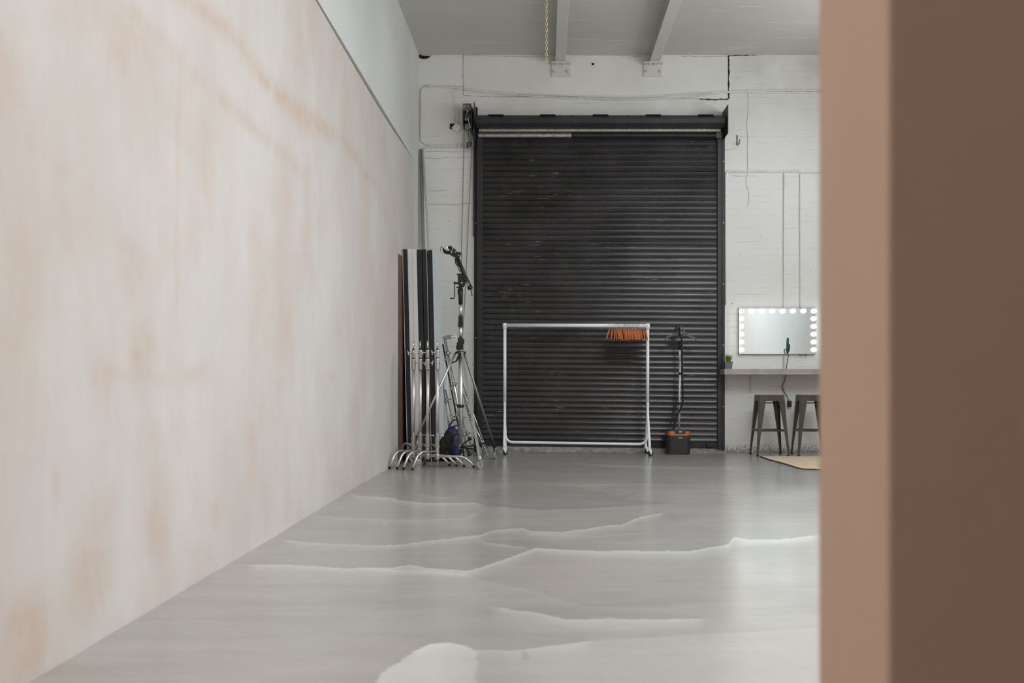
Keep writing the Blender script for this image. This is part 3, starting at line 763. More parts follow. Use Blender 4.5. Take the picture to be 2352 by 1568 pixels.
q = G(1073, 268, D - .12); MB().cyl(q + Vector((0, .06, 0)), q + Vector((0, -.03, 0)), .05, n=20).cyl(q + Vector((0, -.03, 0)), q + Vector((0, -.05, 0)), .022).build('gear', M['greasy'], ch)
MB().box(*bx((1068, 284), (1079, 297), D - .12, D - .04)).build('guard', M['dullsteel'], ch)
MB().bar(G(1071, 259), G(1081, 294), .014, .01).build('lever', M['satin'], ch)
MB().bar(G(1074, 296, D - .08), G(1079, 328, D - .08), .010, .008).build('rod', M['greasy'], ch)
MB().tube([G(1082, 290, D - .1), G(1092, 330, D - .06)], .010).build('rod', M['greasy'], ch)
q = G(1086, 270, D - .10); MB().cyl(G(1082, 262, D - .1), G(1090, 262, D - .1), .04, n=16).cyl(G(1083, 280, D - .1), G(1090, 280, D - .1), .028, n=16).build('sprocket', M['oldblack'], ch)
chain_mesh([G(1083, 250, D - .17), G(1083, 300, D - .13), G(1090, 334, D - .10)], .016, .006, .0035, 6, 4).build('drive_chain', M['darkchain'], ch)
MB().tube(bez([G(1074, 336, D - .05), G(1073, 330, D - .06), G(1077, 327, D - .07), G(1082, 329, D - .06), G(1080, 333, D - .05), G(1074, 337, D - .05), G(1072, 340, D - .04)]), .010, 8).build('chain_guide', M['greasy'], ch)
for path in ([(1065.5, 256), (1065.5, 337), (1064, 400), (1062.5, 470), (1060.5, 560), (1059.5, 690), (1060, 760)],
             [(1081, 300), (1083, 345), (1080, 420), (1077, 480), (1073.5, 560), (1070, 640), (1067, 700), (1062, 770), (1060, 762)]):
    chain_mesh([G(x, y, D - .05) for x, y in path], .0145, .0045, .0026, 6, 4).build('hand_chain', M['darkchain'], ch)

# junction box and wall cables
q = P(1049, 293, D - .02)
jb = MB().obox(q, (.095, .03, .095), Matrix.Rotation(R(40), 3, 'Y')).build('junction_box', M['concretepaint'], org=q, bevel=.003)
tag(jb, 'white square junction box hung askew beside the chain gear', 'junction box')
q = P(1039.5, 290, D - .01); o = MB().box(q.x - .035, q.x + .035, D - .012, D, q.z - .035, q.z + .035).build('hole', M['crack'], bw)
def cable(name, label, cat, pts, r, Y=D - .015, mat='cable', group=None, smooth=True, clips=()):
    w = [P(x, y, Y) for x, y in pts]
    path = bez(w, 6) if smooth else bend(w, .05)
    if clips:
        t = thing(name, label, cat, tuple(w[0]), group)
        MB().tube(path, r, 8).build('cable_run', M[mat], t)
        for (x, y) in clips: q = P(x, y, Y); MB().box(q.x - .012, q.x + .012, D - .025, D, q.z - .016, q.z + .016).build('clip', M[mat], t)
    else:
        o = MB().tube(path, r, 8).build(name, M[mat], org=w[0]); tag(o, label, cat, group)
cable('electrical_cable', 'white cable looping round the top left corner of the brick wall', 'cable',
      [(1062, 203), (1040, 200.5), (985, 199.5), (973, 202), (968.5, 212), (967.5, 260), (967, 310), (969, 324), (980, 331), (1000, 334), (1035, 334), (1064, 331)], .011, clips=((987, 199), (1041, 200), (968, 240), (968, 314), (996, 333), (1058, 331)))
cable('electrical_cable', 'white cable turning down behind the long leaning poles', 'cable', [(1064, 336), (1030, 337), (990, 336.5), (978, 340), (974.5, 350), (974.5, 420), (975, 560)], .010, clips=((992, 336), (1055, 336)))
cable('electrical_cable', 'upper white cable sagging across the concrete lintel', 'cable', [(1062, 203.5), (1100, 207), (1180, 214), (1300, 219.5), (1400, 222), (1480, 222), (1560, 217), (1640, 212), (1700, 209.5), (1800, 207.5), (1890, 208)], .010, clips=((1719, 209), (1810, 207), (1845, 208)))
cable('electrical_cable', 'lower white cable sagging across the concrete lintel', 'cable', [(1066, 205.5), (1180, 217.5), (1300, 224.5), (1430, 228), (1560, 224), (1640, 215.5), (1680, 211.5), (1750, 211.5), (1890, 212.5)], .009)
cable('electrical_cable', 'thin white wire running up from the junction box', 'cable', [(1045, 284), (1044, 250), (1044, 214), (1047, 207), (1056, 203)], .005, Y=D - .02)
cable('electrical_cable', 'thin wire from the junction box to the gear', 'cable', [(1053, 284), (1051, 268), (1053, 250), (1052, 240)], .004, Y=D - .01)
cable('electrical_cable', 'short wire poking from the wall left of the junction box', 'cable', [(1031, 270), (1038, 274), (1043, 282)], .004, Y=D - .015)
cable('electrical_cable', 'thin white wire wandering down the wall above the mirror', 'cable', [(1719, 213), (1719, 255), (1716, 285), (1718, 318), (1717, 345), (1718, 392), (1714, 418), (1720, 440), (1721, 455), (1718, 472)], .004, Y=D - .006)
cable('conduit', 'horizontal white conduit right of the shutter', 'conduit', [(1667, 700), (1667, 500), (1667, 393.5), (1750, 393.5), (1836, 393)], .012, smooth=False, clips=((1801, 393), (1834, 393)))
cable('conduit', 'vertical white conduit ending above the mirror middle', 'conduit', [(1801, 397), (1800.5, 550), (1800.5, 908)], .007, smooth=False)
cable('conduit', 'vertical white conduit nearest the mirror right end', 'conduit', [(1890, 396), (1840, 396), (1838, 400), (1838, 560), (1838.5, 708)], .007, smooth=False)
cable('conduit', 'short vertical grey conduit under the shelf', 'conduit', [(1724, 862), (1723.5, 900)], .009, smooth=False)
q = P(1695, 325, D)
hk = MB().tube(bend([P(1693, 310, D - .004), P(1693, 333, D - .004), P(1698.5, 329, D - .09), P(1698.5, 320, D - .09)], .01), .007, 8).build('wall_hook', M['greasy'], org=P(1693, 333, D))
tag(hk, 'small bent metal hook on the wall right of the shutter head', 'hook')

# ------------------------------------------------------------------ clothes rack
YLf, YLr = 12.93, 13.31; YRf, YRr = 12.72, 13.18
XL, XRk = -.517, 1.298
rk = thing('clothes_rack', 'white tubular clothes rack on black castors in front of the shutter', 'clothes rack', (.39, 13.03, 0))
zr = 1.64; rp = .0205
mL = Vector((XL, (YLf + YLr) / 2, 0)); mR = Vector((XRk, (YRf + YRr) / 2, 0))
MB().cyl(mL + Vector((0, 0, zr + .008)), mR + Vector((0, 0, zr - .006)), .0235).build('hanging_rail', M['rackwhite'], rk)
for m0, yf, yr, dz in ((mL, YLf, YLr, .008), (mR, YRf, YRr, -.006)):
    MB().cyl(m0 + Vector((0, 0, .62)), m0 + Vector((0, 0, zr + dz)), rp).build('post', M['rackwhite'], rk)
    MB().ball(m0 + Vector((0, 0, zr + dz)), .031, 16, (1, 1, 1)).cyl(m0 + Vector((0, 0, zr + dz - .045)), m0 + Vector((0, 0, zr + dz + .028)), .027).build('corner_joint', M['rackwhite'], rk)
    for y in (yf, yr):
        s = 1 if y == yr else -1
        pts = bez([m0 + Vector((0, s * .012, .66)), m0 + Vector((0, s * .018, .52)), m0 + Vector((0, (y - m0.y) * .55, .32)), Vector((m0.x, y, .15)), Vector((m0.x, y, .085))], 6)
        MB().tube(pts, .017, 12).build('leg', M['rackwhite'], rk)
        c = Vector((m0.x + .014, y, .031)); ax = Vector((.42, -.91, 0)).normalized(); fw = Vector((-ax.y, ax.x, 0))
        w = MB().cyl(c - ax * .010, c + ax * .010, .031, n=20).build('caster', M['rubber'], rk)
        b_ = MB()
        for s_ in (-1, 1): b_.prism([(-.036, .052), (.008, .052), (.007, -.008), (-.006, -.006)], c + ax * (s_ * .015) - ax * .002, fw, (0, 0, 1), ax, .004)
        b_.obox(c + Vector((0, 0, .053)) - fw * .014, (.046, .034, .006)).build('caster_fork', M['rackwhite'], w)
zb = .145
MB().tube(bend([mL + Vector((.004, 0, .36)), mL + Vector((.010, 0, zb + .005)), mR + Vector((-.010, 0, zb - .012)), mR + Vector((-.004, 0, .36))], .15, 10), .0175, 12).build('bottom_rail', M['rackwhite'], rk)

# hangers
hg = thing('wooden_hanger', 'x', 'hanger', (0, 0, 0), 'wooden hangers on the clothes rack')
arm = []
NA = 16
for i in range(NA + 1):
    t = -1 + 2 * i / NA
    arm.append(Vector((0, t * .212, -.058 - .118 * abs(t) ** 1.2 - (.012 if abs(t) > .93 else 0))))
MB().tube(arm, [.007 + .006 * (1 - abs(-1 + 2 * i / NA)) for i in range(NA + 1)], 8).build('shoulders', M['wood'], hg)
MB().cyl((0, -.175, -.160), (0, .175, -.160), .0055, n=8).build('trouser_bar', M['wood'], hg)
hk_ = [Vector((0, -.030 * math.cos(R(a)) * 1.0, .002 + .026 * math.sin(R(a)))) for a in range(-30, 181, 15)] + [Vector((0, .016, -.025)), Vector((0, 0, -.040)), Vector((0, 0, -.062))]
MB().tube(hk_, .0022, 6).build('hook', M['wire'], hg)
HP = [(505, 365), (625, 545), (705, 690), (760, 770), (815, 850), (860, 900), (905, 950), (950, 1010), (1035, 1090), (1080, 1130), (1115, 1165), (1150, 1200), (1200, 1240),
      (1245, 1280), (1290, 1315), (1330, 1380), (1385, 1410), (1430, 1480), (1480, 1530), (1520, 1580), (1560, 1615), (1605, 1660), (1650, 1705), (1700, 1750), (1780, 1870), (1850, 1970)]
ORD = ['first', 'second', 'third', 'fourth', 'fifth', 'sixth', 'seventh', 'eighth', 'ninth', 'tenth', 'eleventh', 'twelfth', 'thirteenth', 'thirteenth', 'twelfth', 'eleventh', 'tenth', 'ninth', 'eighth', 'seventh', 'sixth', 'fifth', 'fourth', 'third', 'second', 'first']
rr = random.Random(4)
for i, (a, c) in enumerate(HP):
    o = hg if i == 0 else dup(hg)
    px = 1370 + a / 16.8; f_ = (px - 1158) / (1489 - 1158)
    Yh = mL.y + (mR.y - mL.y) * f_; Yc = Yh
    X = (px - VX) / F * Yc; zh = zr + .008 - .014 * f_
    dx = ((c - a) / 16.8 - (px - VX) * .2 / 13) / 181
    ang = .88 * math.asin(max(-.9, min(.9, dx / .212)))
    o.location = (X, Yh, zh + .0235 - .024 + rr.uniform(-.001, .004)); o.rotation_euler = (rr.uniform(-.05, .05), 0, ang)
    if i == 0: L_ = 'orange wooden hanger at the left end of the row, swung widest to the left'
    elif i == 1: L_ = 'orange wooden hanger standing apart, second from the left end'
    elif i == 25: L_ = 'orange wooden hanger at the right end, tip against the rack post'
    elif i < 13: L_ = 'orange wooden hanger on the rack, %s from the left end of the row' % ORD[i]
    else: L_ = 'orange wooden hanger on the rack, %s from the right end of the row' % ORD[i]
    o['label'] = L_

# ------------------------------------------------------------------ garment steamer
YS = 13.02; SS = F / YS
st_ = thing('garment_steamer', 'black upright garment steamer with copper trimmed water tank and hanger head', 'steamer', (1.70, YS, 0))
X = lambda px, Y=YS: (px - VX) / F * Y
Zp = lambda py, Y=YS: H - (py - VY) / F * Y
def rrect(x0, x1, y0, y1, r, n=5):
    out = []
    for cx, cy, a0 in ((x1 - r, y1 - r, 0), (x0 + r, y1 - r, 90), (x0 + r, y0 + r, 180), (x1 - r, y0 + r, 270)):
        for k in range(n + 1):
            a = R(a0 + 90 * k / n); out.append((cx + r * math.cos(a), cy + r * math.sin(a)))
    return out
x0, x1 = X(1532), X(1586); y0, y1 = YS - .02, YS + .24; ztop = Zp(988); zband = Zp(1000)
MB().prism(rrect(x0, x1, y0, y1, .05), (0, 0, .006), (1, 0, 0), (0, 1, 0), (0, 0, 1), zband - .006).prism(rrect(x0 + .01, x1 - .01, y0 + .01, y1 - .01, .04), (0, 0, 0), (1, 0, 0), (0, 1, 0), (0, 0, 1), .008).build('tank', M['steamer'], st_, bevel=.003)
MB().prism(rrect(x0 - .001, x1 + .001, y0 - .001, y1 + .001, .05), (0, 0, zband), (1, 0, 0), (0, 1, 0), (0, 0, 1), Zp(990) - zband).build('trim_band', M['copper'], st_, bevel=.004)
MB().prism(rrect(x0 + .012, x1 - .012, y0 + .012, y1 - .012, .045), (0, 0, Zp(990)), (1, 0, 0), (0, 1, 0), (0, 0, 1), ztop - Zp(990) + .004).build('lid', M['steamer'], st_, bevel=.004)
pn = MB().prism([(X(1545.5), Zp(986)), (X(1579), Zp(986)), (X(1572.5), Zp(996)), (X(1552), Zp(996))], (0, y0 - .012, 0), (1, 0, 0), (0, 0, 1), (0, 1, 0), .05).build('control_panel', M['panel'], st_, bevel=.003)
MB().box(X(1559.3), X(1564.5), y0 - .014, y0 - .011, Zp(992.2), Zp(990)).build('display', M['print'], pn)
rr = random.Random(9)
m_ = MB()
for px in (1553, 1555.5, 1558, 1566.5, 1569, 1571): m_.box(X(px), X(px) + .006, y0 - .0135, y0 - .0118, Zp(991.6), Zp(991))
for px in (1554, 1561, 1565, 1569): m_.box(X(px), X(px) + .009, y0 - .0135, y0 - .0118, Zp(988.6), Zp(988))
m_.build('button_markings', M['hangergrey'], pn)
m_ = MB()            # small illegible white lettering: a bold word with a fine line below
for k, px in enumerate((1559.0, 1560.6, 1562.2, 1563.8, 1565.0)):
    m_.box(X(px), X(px) + .0055, y0 - .0035, y0 - .001, Zp(1005.2), Zp(1003.8))
for k in range(9):
    px = 1556.5 + k * 1.28; m_.box(X(px), X(px) + .0045, y0 - .0035, y0 - .001, Zp(1006.9), Zp(1006.4))
m_.build('lettering', M['print'], st_)
yp = YS + .12
MB().tube([Vector((X(1559.5, yp), yp, ztop - .01)), Vector((X(1562, yp), yp, Zp(828, yp)))], .0135, 14).build('pole', M['silver'], st_)
m_ = MB()
for py in (857, 926): m_.cyl(Vector((X(1560.5 + (1000 - py) / 130, yp), yp, Zp(py + 3, yp))), Vector((X(1560.7 + (1000 - py) / 130, yp), yp, Zp(py - 2, yp))), .018)
m_.build('clamp_ring', M['black'], st_)
MB().tube([Vector((X(1561, yp), yp, Zp(803, yp))), Vector((X(1561, yp), yp, Zp(783, yp)))], .016).build('pole_cap', M['black'], st_)
MB().tube([Vector((X(1561.5, yp), yp, Zp(829, yp))), Vector((X(1561, yp), yp, Zp(800, yp)))], .0135, 14).build('pole', M['silver'], st_)
# hanger head
Hh = lambda u, v, dy=0: Vector((X(1515 + u / 17.42, yp - .03), yp - .03 + dy, Zp(740 + v / 17.42, yp - .03)))
def outline(L_): return [(Hh(u, v).x, Hh(u, v).z) for u, v in L_]
MB().prism(outline([(720, 230), (960, 230), (1010, 360), (1080, 445), (1440, 610), (1470, 660), (1440, 690), (1250, 640), (1100, 560), (1000, 550), (800, 545), (600, 540), (400, 600), (260, 665), (215, 640), (240, 585), (560, 440), (660, 360)]),
           (0, yp - .04, 0), (1, 0, 0), (0, 0, 1), (0, 1, 0), .018).build('hanger_head', M['hangergrey'], st_, bevel=.004)
MB().tube(bend([Hh(225, 640), Hh(222, 790), Hh(1455, 800), Hh(1455, 660)], .025, 6), .0062, 8).build('trouser_bar', M['black'], st_)
MB().prism(outline([(780, 95), (850, 130), (925, 205), (920, 330), (900, 600), (830, 600), (770, 520), (765, 240), (700, 330), (640, 400), (630, 330), (570, 280), (640, 190), (720, 120)]),
           (0, yp - .085, 0), (1, 0, 0), (0, 0, 1), (0, 1, 0), .05).build('steam_head', M['black'], st_, bevel=.008)
q = Hh(850, 262); MB().ball(Vector((q.x, yp - .088, q.z)), .014, 12, (1, .4, 1.4)).build('steam_button', M['copper'], st_)
q = Hh(868, 432); MB().box(q.x - .004, q.x + .004, yp - .088, yp - .084, q.z - .012, q.z + .012).build('label_mark', M['print'], st_)
hy = yp - .075
hose = [(1565.5, 775), (1566, 800), (1567, 850), (1568.3, 900), (1567.5, 925), (1560, 945), (1552, 962), (1548, 985)]
MB().tube(bez([Vector((X(a, hy), hy, Zp(b_, hy))) for a, b_ in hose], 8), .0125, 10).build('steam_hose', M['rubber'], st_)
for k, lp in enumerate(([(1553, 918), (1549, 935), (1543, 955), (1539, 968), (1541, 972), (1545, 962), (1549, 940), (1556, 928)],
           [(1556, 920), (1548, 928), (1544, 945), (1545, 965), (1550, 960), (1549, 980)],
           [(1554, 916), (1551, 930), (1554, 950), (1553, 975), (1546, 990), (1545, 1000)])):
    MB().tube(bez([Vector((X(a, hy + .01 * k), hy - .01 + .015 * k, Zp(b_, hy))) for a, b_ in lp], 8), .004, 6).build('power_cord', M['rubber'], st_)

# ------------------------------------------------------------------ stools, rug, shelf, plant, mirror
def make_stool():
    t = thing('bar_stool', 'x', 'stool', (0, 0, 0), 'metal bar stools at the shelf')
    sh_, sf = .152, .205; zt_ = .757
    MB().prism(rrect(-sh_, sh_, -sh_, sh_, .03), (0, 0, zt_ - .010), (1, 0, 0), (0, 1, 0), (0, 0, 1), .012).build('seat', M['gunmetal'], t, bevel=.004)
    ap = MB()
    for sx, sy, ax in ((0, -1, 0), (0, 1, 0), (-1, 0, 1), (1, 0, 1)):
        if ax == 0: ap.add([(-sh_, sy * sh_, zt_ - .008), (sh_, sy * sh_, zt_ - .008), (sh_ + .004, sy * (sh_ + .004), zt_ - .072), (-sh_ - .004, sy * (sh_ + .004), zt_ - .072)] + [(-sh_, sy * (sh_ - .004), zt_ - .008), (sh_, sy * (sh_ - .004), zt_ - .008), (sh_, sy * sh_, zt_ - .072), (-sh_, sy * sh_, zt_ - .072)], [(0, 1, 2, 3), (7, 6, 5, 4), (3, 2, 6, 7)])
        else: ap.add([(sx * sh_, -sh_, zt_ - .008), (sx * sh_, sh_, zt_ - .008), (sx * (sh_ + .004), sh_ + .004, zt_ - .072), (sx * (sh_ + .004), -sh_ - .004, zt_ - .072)] + [(sx * (sh_ - .004), -sh_, zt_ - .008), (sx * (sh_ - .004), sh_, zt_ - .008), (sx * sh_, sh_, zt_ - .072), (sx * sh_, -sh_, zt_ - .072)], [(0, 1, 2, 3), (7, 6, 5, 4), (3, 2, 6, 7)])
    ap.build('apron', M['gunmetal'], t)
    for sx in (-1, 1):
        for sy in (-1, 1):
            lg = MB(); secs = []
            for f_ in (0, .06, .35, .62, 1.0):                 # folded sheet leg, wide at the top, narrow foot
                zz = (zt_ - .012) * (1 - f_) + .012; c = sh_ + (sf - sh_) * f_; w = .062 * (1 - f_) ** 1.25 + .021
                secs.append([Vector((sx * c, sy * (c - w), zz)), Vector((sx * c, sy * c, zz)), Vector((sx * (c - w), sy * c, zz)),
                             Vector((sx * (c - w), sy * (c - .004), zz)), Vector((sx * (c - .004), sy * (c - .004), zz)), Vector((sx * (c - .004), sy * (c - w), zz))])
            vs = [v for s_ in secs for v in s_]; fs = [(6 * i + k, 6 * i + (k + 1) % 6, 6 * i + 6 + (k + 1) % 6, 6 * i + 6 + k) for i in range(len(secs) - 1) for k in range(6)]
            fs += [tuple(range(6)), tuple(range(6 * len(secs) - 1, 6 * len(secs) - 7, -1))]
            lg.add(vs, fs); l_ = lg.build('leg', M['gunmetal'], t)
            MB().box(*sorted((sx * (sf - .030), sx * (sf + .001))), *sorted((sy * (sf - .030), sy * (sf + .001))), 0, .016).build('foot_pad', M['rubber'], l_)
    zf = .315; c = sh_ + (sf - sh_) * (1 - zf / zt_) - .01
    for a, b_ in (((-c, -c), (c, -c)), ((-c, c), (c, c)), ((-c, -c), (-c, c)), ((c, -c), (c, c))):
        MB().bar((*a, zf), (*b_, zf), .016, .020).build('footrest', M['gunmetal'], t)
    zf = .655; c = sh_ + (sf - sh_) * (1 - zf / zt_) - .014
    MB().bar((-c, c, zf), (c, c, zf), .01, .014).bar((-c, -c + .05, zf), (c, c - .05, zf), .01, .006).build('brace', M['gunmetal'], t)
    return t
s1 = make_stool(); s1.location = (2.826, 12.90, 0); s1.rotation_euler = (0, 0, R(1.5)); s1['label'] = 'dark gunmetal bar stool on the left, seen whole below the shelf'
s2 = dup(s1); s2.location = (3.347, 12.90, 0); s2.rotation_euler = (0, 0, R(-1)); s2['label'] = 'dark gunmetal bar stool on the right, half hidden by the near wall'

rg = thing('rug', 'pale jute rug with dark binding on the floor before the stools', 'rug', (3.8, 11.7, 0))
edge_ = [floor_pt(x, y) for x, y in ((1747, 1049.5), (1765, 1056), (1785, 1061.5), (1802, 1066), (1815, 1070), (1827, 1074), (1838, 1077), (1850, 1078.5), (1880, 1079.3), (1960, 1079.6))]
poly = [(p.x, p.y) for p in edge_] + [(4.5, edge_[-1].y), (4.5, 12.57), (2.70, 12.57)]
MB().prism(poly, (0, 0, .002), (1, 0, 0), (0, 1, 0), (0, 0, 1), .010).build('weave', M['rug'], rg)
MB().tube([Vector((p.x, p.y, .007)) for p in edge_] + [Vector((4.5, edge_[-1].y, .007))], .008, 6).build('binding', M['ply'], rg)

YSh = 13.03
o = MB().box((1664 - VX) / F * YSh, XR, YSh, D, Zp(860, YSh), Zp(847, YSh)).build('wall_shelf', M['shelf'], org=(3.8, D, 1.05), bevel=.003)
tag(o, 'long grey timber shelf fixed to the brick wall above the stools', 'shelf')
# pot plant
yp2 = 13.16; xs0, xs1 = X(1663, yp2), X(1681.5, yp2); zsh = Zp(847, YSh)
cx = (xs0 + xs1) / 2; hw = (xs1 - xs0) / 2
pl = thing('potted_grass', 'small tuft of green grass in a grey square pot on the shelf end', 'plant', (cx, yp2, zsh))
m_ = MB(); zt2 = zsh + .095
for (w0, za, w1, zb_) in ((hw * .84, zsh, hw * .97, zt2 - .012), (hw * 1.02, zt2 - .012, hw * 1.02, zt2)):
    a = [Vector((cx + sx * w0, yp2 + sy * w0, za)) for sx, sy in ((-1, -1), (1, -1), (1, 1), (-1, 1))]; c = [Vector((cx + sx * w1, yp2 + sy * w1, zb_)) for sx, sy in ((-1, -1), (1, -1), (1, 1), (-1, 1))]
    m_.add(a + c, [(0, 3, 2, 1), (4, 5, 6, 7)] + [(i, (i + 1) % 4, (i + 1) % 4 + 4, i + 4) for i in range(4)])
m_.build('pot', M['pot'], pl, bevel=.002)
MB().box(cx - hw * .85, cx + hw * .85, yp2 - hw * .85, yp2 + hw * .85, zt2 - .002, zt2 + .002).build('soil', M['soil'], pl)
m_ = MB(); rr = random.Random(2)
for i in range(190):
    a = rr.uniform(0, 2 * math.pi); r0 = rr.uniform(0, .035); hgt = rr.uniform(.05, .105); out_ = rr.uniform(.0, .055) * (1.15 - hgt * 4)
    b0 = Vector((cx + math.cos(a) * r0, yp2 + math.sin(a) * r0, zt2)); out_ = max(out_, 0) + r0 * .6
    tip = b0 + Vector((math.cos(a) * out_, math.sin(a) * out_, hgt)); mid = b0.lerp(tip, .5) + Vector((0, 0, .012)); s_ = Vector((-math.sin(a), math.cos(a), 0)) * .0022
    m_.add([b0 - s_, b0 + s_, mid + s_ * .8, mid - s_ * .8, tip], [(0, 1, 2, 3), (3, 2, 4)])
m_.build('grass_blades', M['grass'], pl)

# mirror with bulbs
YM = D - .045
mr = thing('vanity_mirror', 'frameless vanity mirror ringed with lit round bulbs above the shelf', 'mirror', tuple(P(1786, 813, D)))
mx0, mx1, mz0, mz1 = X(1697, YM), X(1873, YM), Zp(813, YM), Zp(707.5, YM)
MB().box(mx0, mx1, YM + .004, D, mz0, mz1).build('backing', M['pot'], mr)
MB().box(mx0 + .002, mx1 - .002, YM, YM + .004, mz0 + .002, mz1 - .002).build('glass', M['mirror'], mr)
bl = [(1703 + 23.85 * k, 713.8) for k in range(8)] + [(xx, 731.3 + 17.9 * k) for k in range(5) for xx in (1703.3, 1869.6)]
b0 = None
for (x, y) in bl:
    q = P(x, y, YM - .02)
    if b0 is None:
        b0 = MB().ball(q, .031, 16, (1.12, .9, .95)).build('bulb', M['bulb'], mr); q0 = q
    else:
        c = b0.copy(); COL.objects.link(c); c.parent = mr; c.location = q - q0
m_ = MB()
for x in (1838.5, 1850.5): m_.tube(bez([P(x - 3, 813, YM), P(x, 817, YM), P(x + 3, 813, YM)]), .004, 6)
m_.build('bracket', M['black'], mr)
# solid cactus standing in for one reflected in the mirror, with cord and plug
q = P(1810, 812, YM - .03)
cz = thing('cactus_reflection', 'small green cactus reflection, built solid, at the lower edge of the mirror', 'cactus reflection', tuple(q))
Pz = lambda x, y: P(x, y, YM - .0145)
MB().tube([Pz(1809.6, 812), Pz(1809.2, 806), Pz(1809.4, 795), Pz(1809.8, 785), Pz(1810.2, 778), Pz(1810.3, 775)], [.010, .0125, .013, .0125, .011, .004], 10).build('stem', M['cactus'], cz)
MB().tube(bez([Pz(1809.8, 808), Pz(1812.3, 804), Pz(1813, 797), Pz(1813.2, 790)], 5), [.008, .009, .0095, .010, .010, .010, .010, .010, .010, .0100, .010, .010, .010, .009, .0085, .005], 10).build('arm', M['cactus'], cz)
MB().tube(bez([Pz(1804.5, 812), Pz(1802, 808), Pz(1802.3, 803), Pz(1804.6, 801.5), Pz(1805, 804)], 5), .005, 8).build('handle', M['dullsteel'], cz)
MB().tube(bez([P(1811.5, 813, YM - .02), P(1809, 828, D - .02), P(1806, 846, D - .02), P(1804.5, 862, D - .02), P(1802, 875, D - .02), P(1796, 887, D - .02), P(1800, 898, D - .02), P(1807, 908, D - .02), P(1812, 921, D - .03)], 8), .0042, 6).build('power_cord', M['rubber'], cz)
q = P(1811.8, 927, D); o = MB().box(q.x - .026, q.x + .026, D - .05, D, q.z - .040, q.z + .040).build('power_adapter', M['black'], org=q, bevel=.005)
tag(o, 'black plug adapter on the wall between the two stools', 'plug')

# ------------------------------------------------------------------ flats leaning on the left wall
def board(xt, wpx, ytop, mat, name, label, facemat=None, Y0=11.87, Y1=12.75, xfar=None, group=None):
    zt_ = H + (870 - ytop) / F * Y0; w = wpx / F * Y0
    X0 = (xt - VX) / F * Y0 + .010; dxb = .057
    Xf = X0 + .012 if xfar is None else xfar
    vs = []
    for (y, xx) in ((Y0, X0), (Y1, Xf)):
        vs += [(xx + dxb, y, 0.0), (xx + dxb + w, y, 0.0), (xx + w, y, zt_), (xx, y, zt_)]
    f_ = [(0, 1, 2, 3), (7, 6, 5, 4), (0, 4, 5, 1), (2, 6, 7, 3), (0, 3, 7, 4)]
    if facemat is None:
        o = MB().add(vs, f_ + [(1, 5, 6, 2)]).build(name, M[mat], org=(X0 + dxb, Y0, 0), bevel=.003); tag(o, label, 'board', group); return o
    t = thing(name, label, 'board', (X0 + dxb, Y0, 0), group)
    MB().add(vs, f_ + [(1, 5, 6, 2)]).build('core', M[mat], t, bevel=.003)
    e = .004
    MB().add([(vs[1][0], Y0 + .003, .002), (vs[5][0], Y1 - .003, .002), (vs[6][0], Y1 - .003, zt_ - .002), (vs[2][0], Y0 + .003, zt_ - .002),
              (vs[1][0] + e, Y0 + .003, .002), (vs[5][0] + e, Y1 - .003, .002), (vs[6][0] + e, Y1 - .003, zt_ - .002), (vs[2][0] + e, Y0 + .003, zt_ - .002)],
             [(4, 5, 6, 7), (0, 3, 2, 1), (0, 4, 7, 3), (1, 2, 6, 5), (3, 7, 6, 2), (0, 1, 5, 4)]).build('face', M[facemat], t)
    return t
zt_ = 2.38; Xw = -1.672
b = MB()
for a, c in ((11.62, 12.0), (12.0, 12.7)):
    b.add([(wallx(y) + dx_, y, z_) for z_ in (0, zt_) for y in (a, c) for dx_ in (.0025, .0085)], [(0, 2, 3, 1), (4, 5, 7, 6), (0, 1, 5, 4), (2, 6, 7, 3), (0, 4, 6, 2), (1, 3, 7, 5)])
o = b.build('plywood_sheet', M['ply'], org=(Xw, 11.5, 0)); tag(o, 'thin brown plywood sheet flat against the pink wall behind the boards', 'board')
G_ = 'polystyrene boards stacked against the left wall'
o = MB().add([(-1.656, 11.87, 2.44), (-1.651, 11.87, 2.44), (-1.640, 12.5, 2.44), (-1.646, 12.5, 2.44), (-1.599, 11.87, 0), (-1.592, 11.87, 0), (-1.580, 12.5, 0), (-1.587, 12.5, 0)],
   [(0, 1, 2, 3), (7, 6, 5, 4), (0, 4, 5, 1), (1, 5, 6, 2), (2, 6, 7, 3), (3, 7, 4, 0)]).build('foam_sheet', M['foamwhite'], org=(-1.6, 11.87, 0)); tag(o, 'thin white sheet at the left face of the leftmost black board', 'board')
board(923.6, 9.6, 572, 'foamblack', 'foam_board', 'leftmost black edged foam board of the leaning stack', group=G_)
board(933.6, 10.3, 571, 'foamwhite', 'foam_board', 'white foam board next to the leftmost black board', group=G_)
board(944.2, 10.3, 572, 'foamwhite', 'foam_board', 'white foam board touching the black boards on its right', group=G_)
board(955.2, 11.2, 573, 'foamblack', 'foam_board', 'black edged foam board just right of the two white ones', group=G_)
board(967.8, 9.6, 572, 'foamblack', 'foam_board', 'middle one of the three black edged boards right of the white ones', facemat='foamwhite', group=G_)
board(980.2, 10.6, 574, 'foamblack', 'foam_board', 'rightmost black edged foam board showing its pale grey face', facemat='boardface', xfar=-1.352, Y1=12.62, group=G_)

# long poles leaning in the corner
def pole(p0, p1, r, mat, label):
    o = MB().tube([p0, p1], r, 14).build('long_pole', M[mat], org=p0); tag(o, label, 'pole', 'long poles in the corner')
pole(Vector((-1.325, 13.10, 0.0)), P(971.4, 342, 13.35), .014, 'silver', 'long bright aluminium pole leaning in the corner above the boards')
pole(Vector((-1.52, 13.28, 0.0)), P(967.5, 343, 13.385), .022, 'teal', 'long dull grey pole just left of the bright one in the corner')

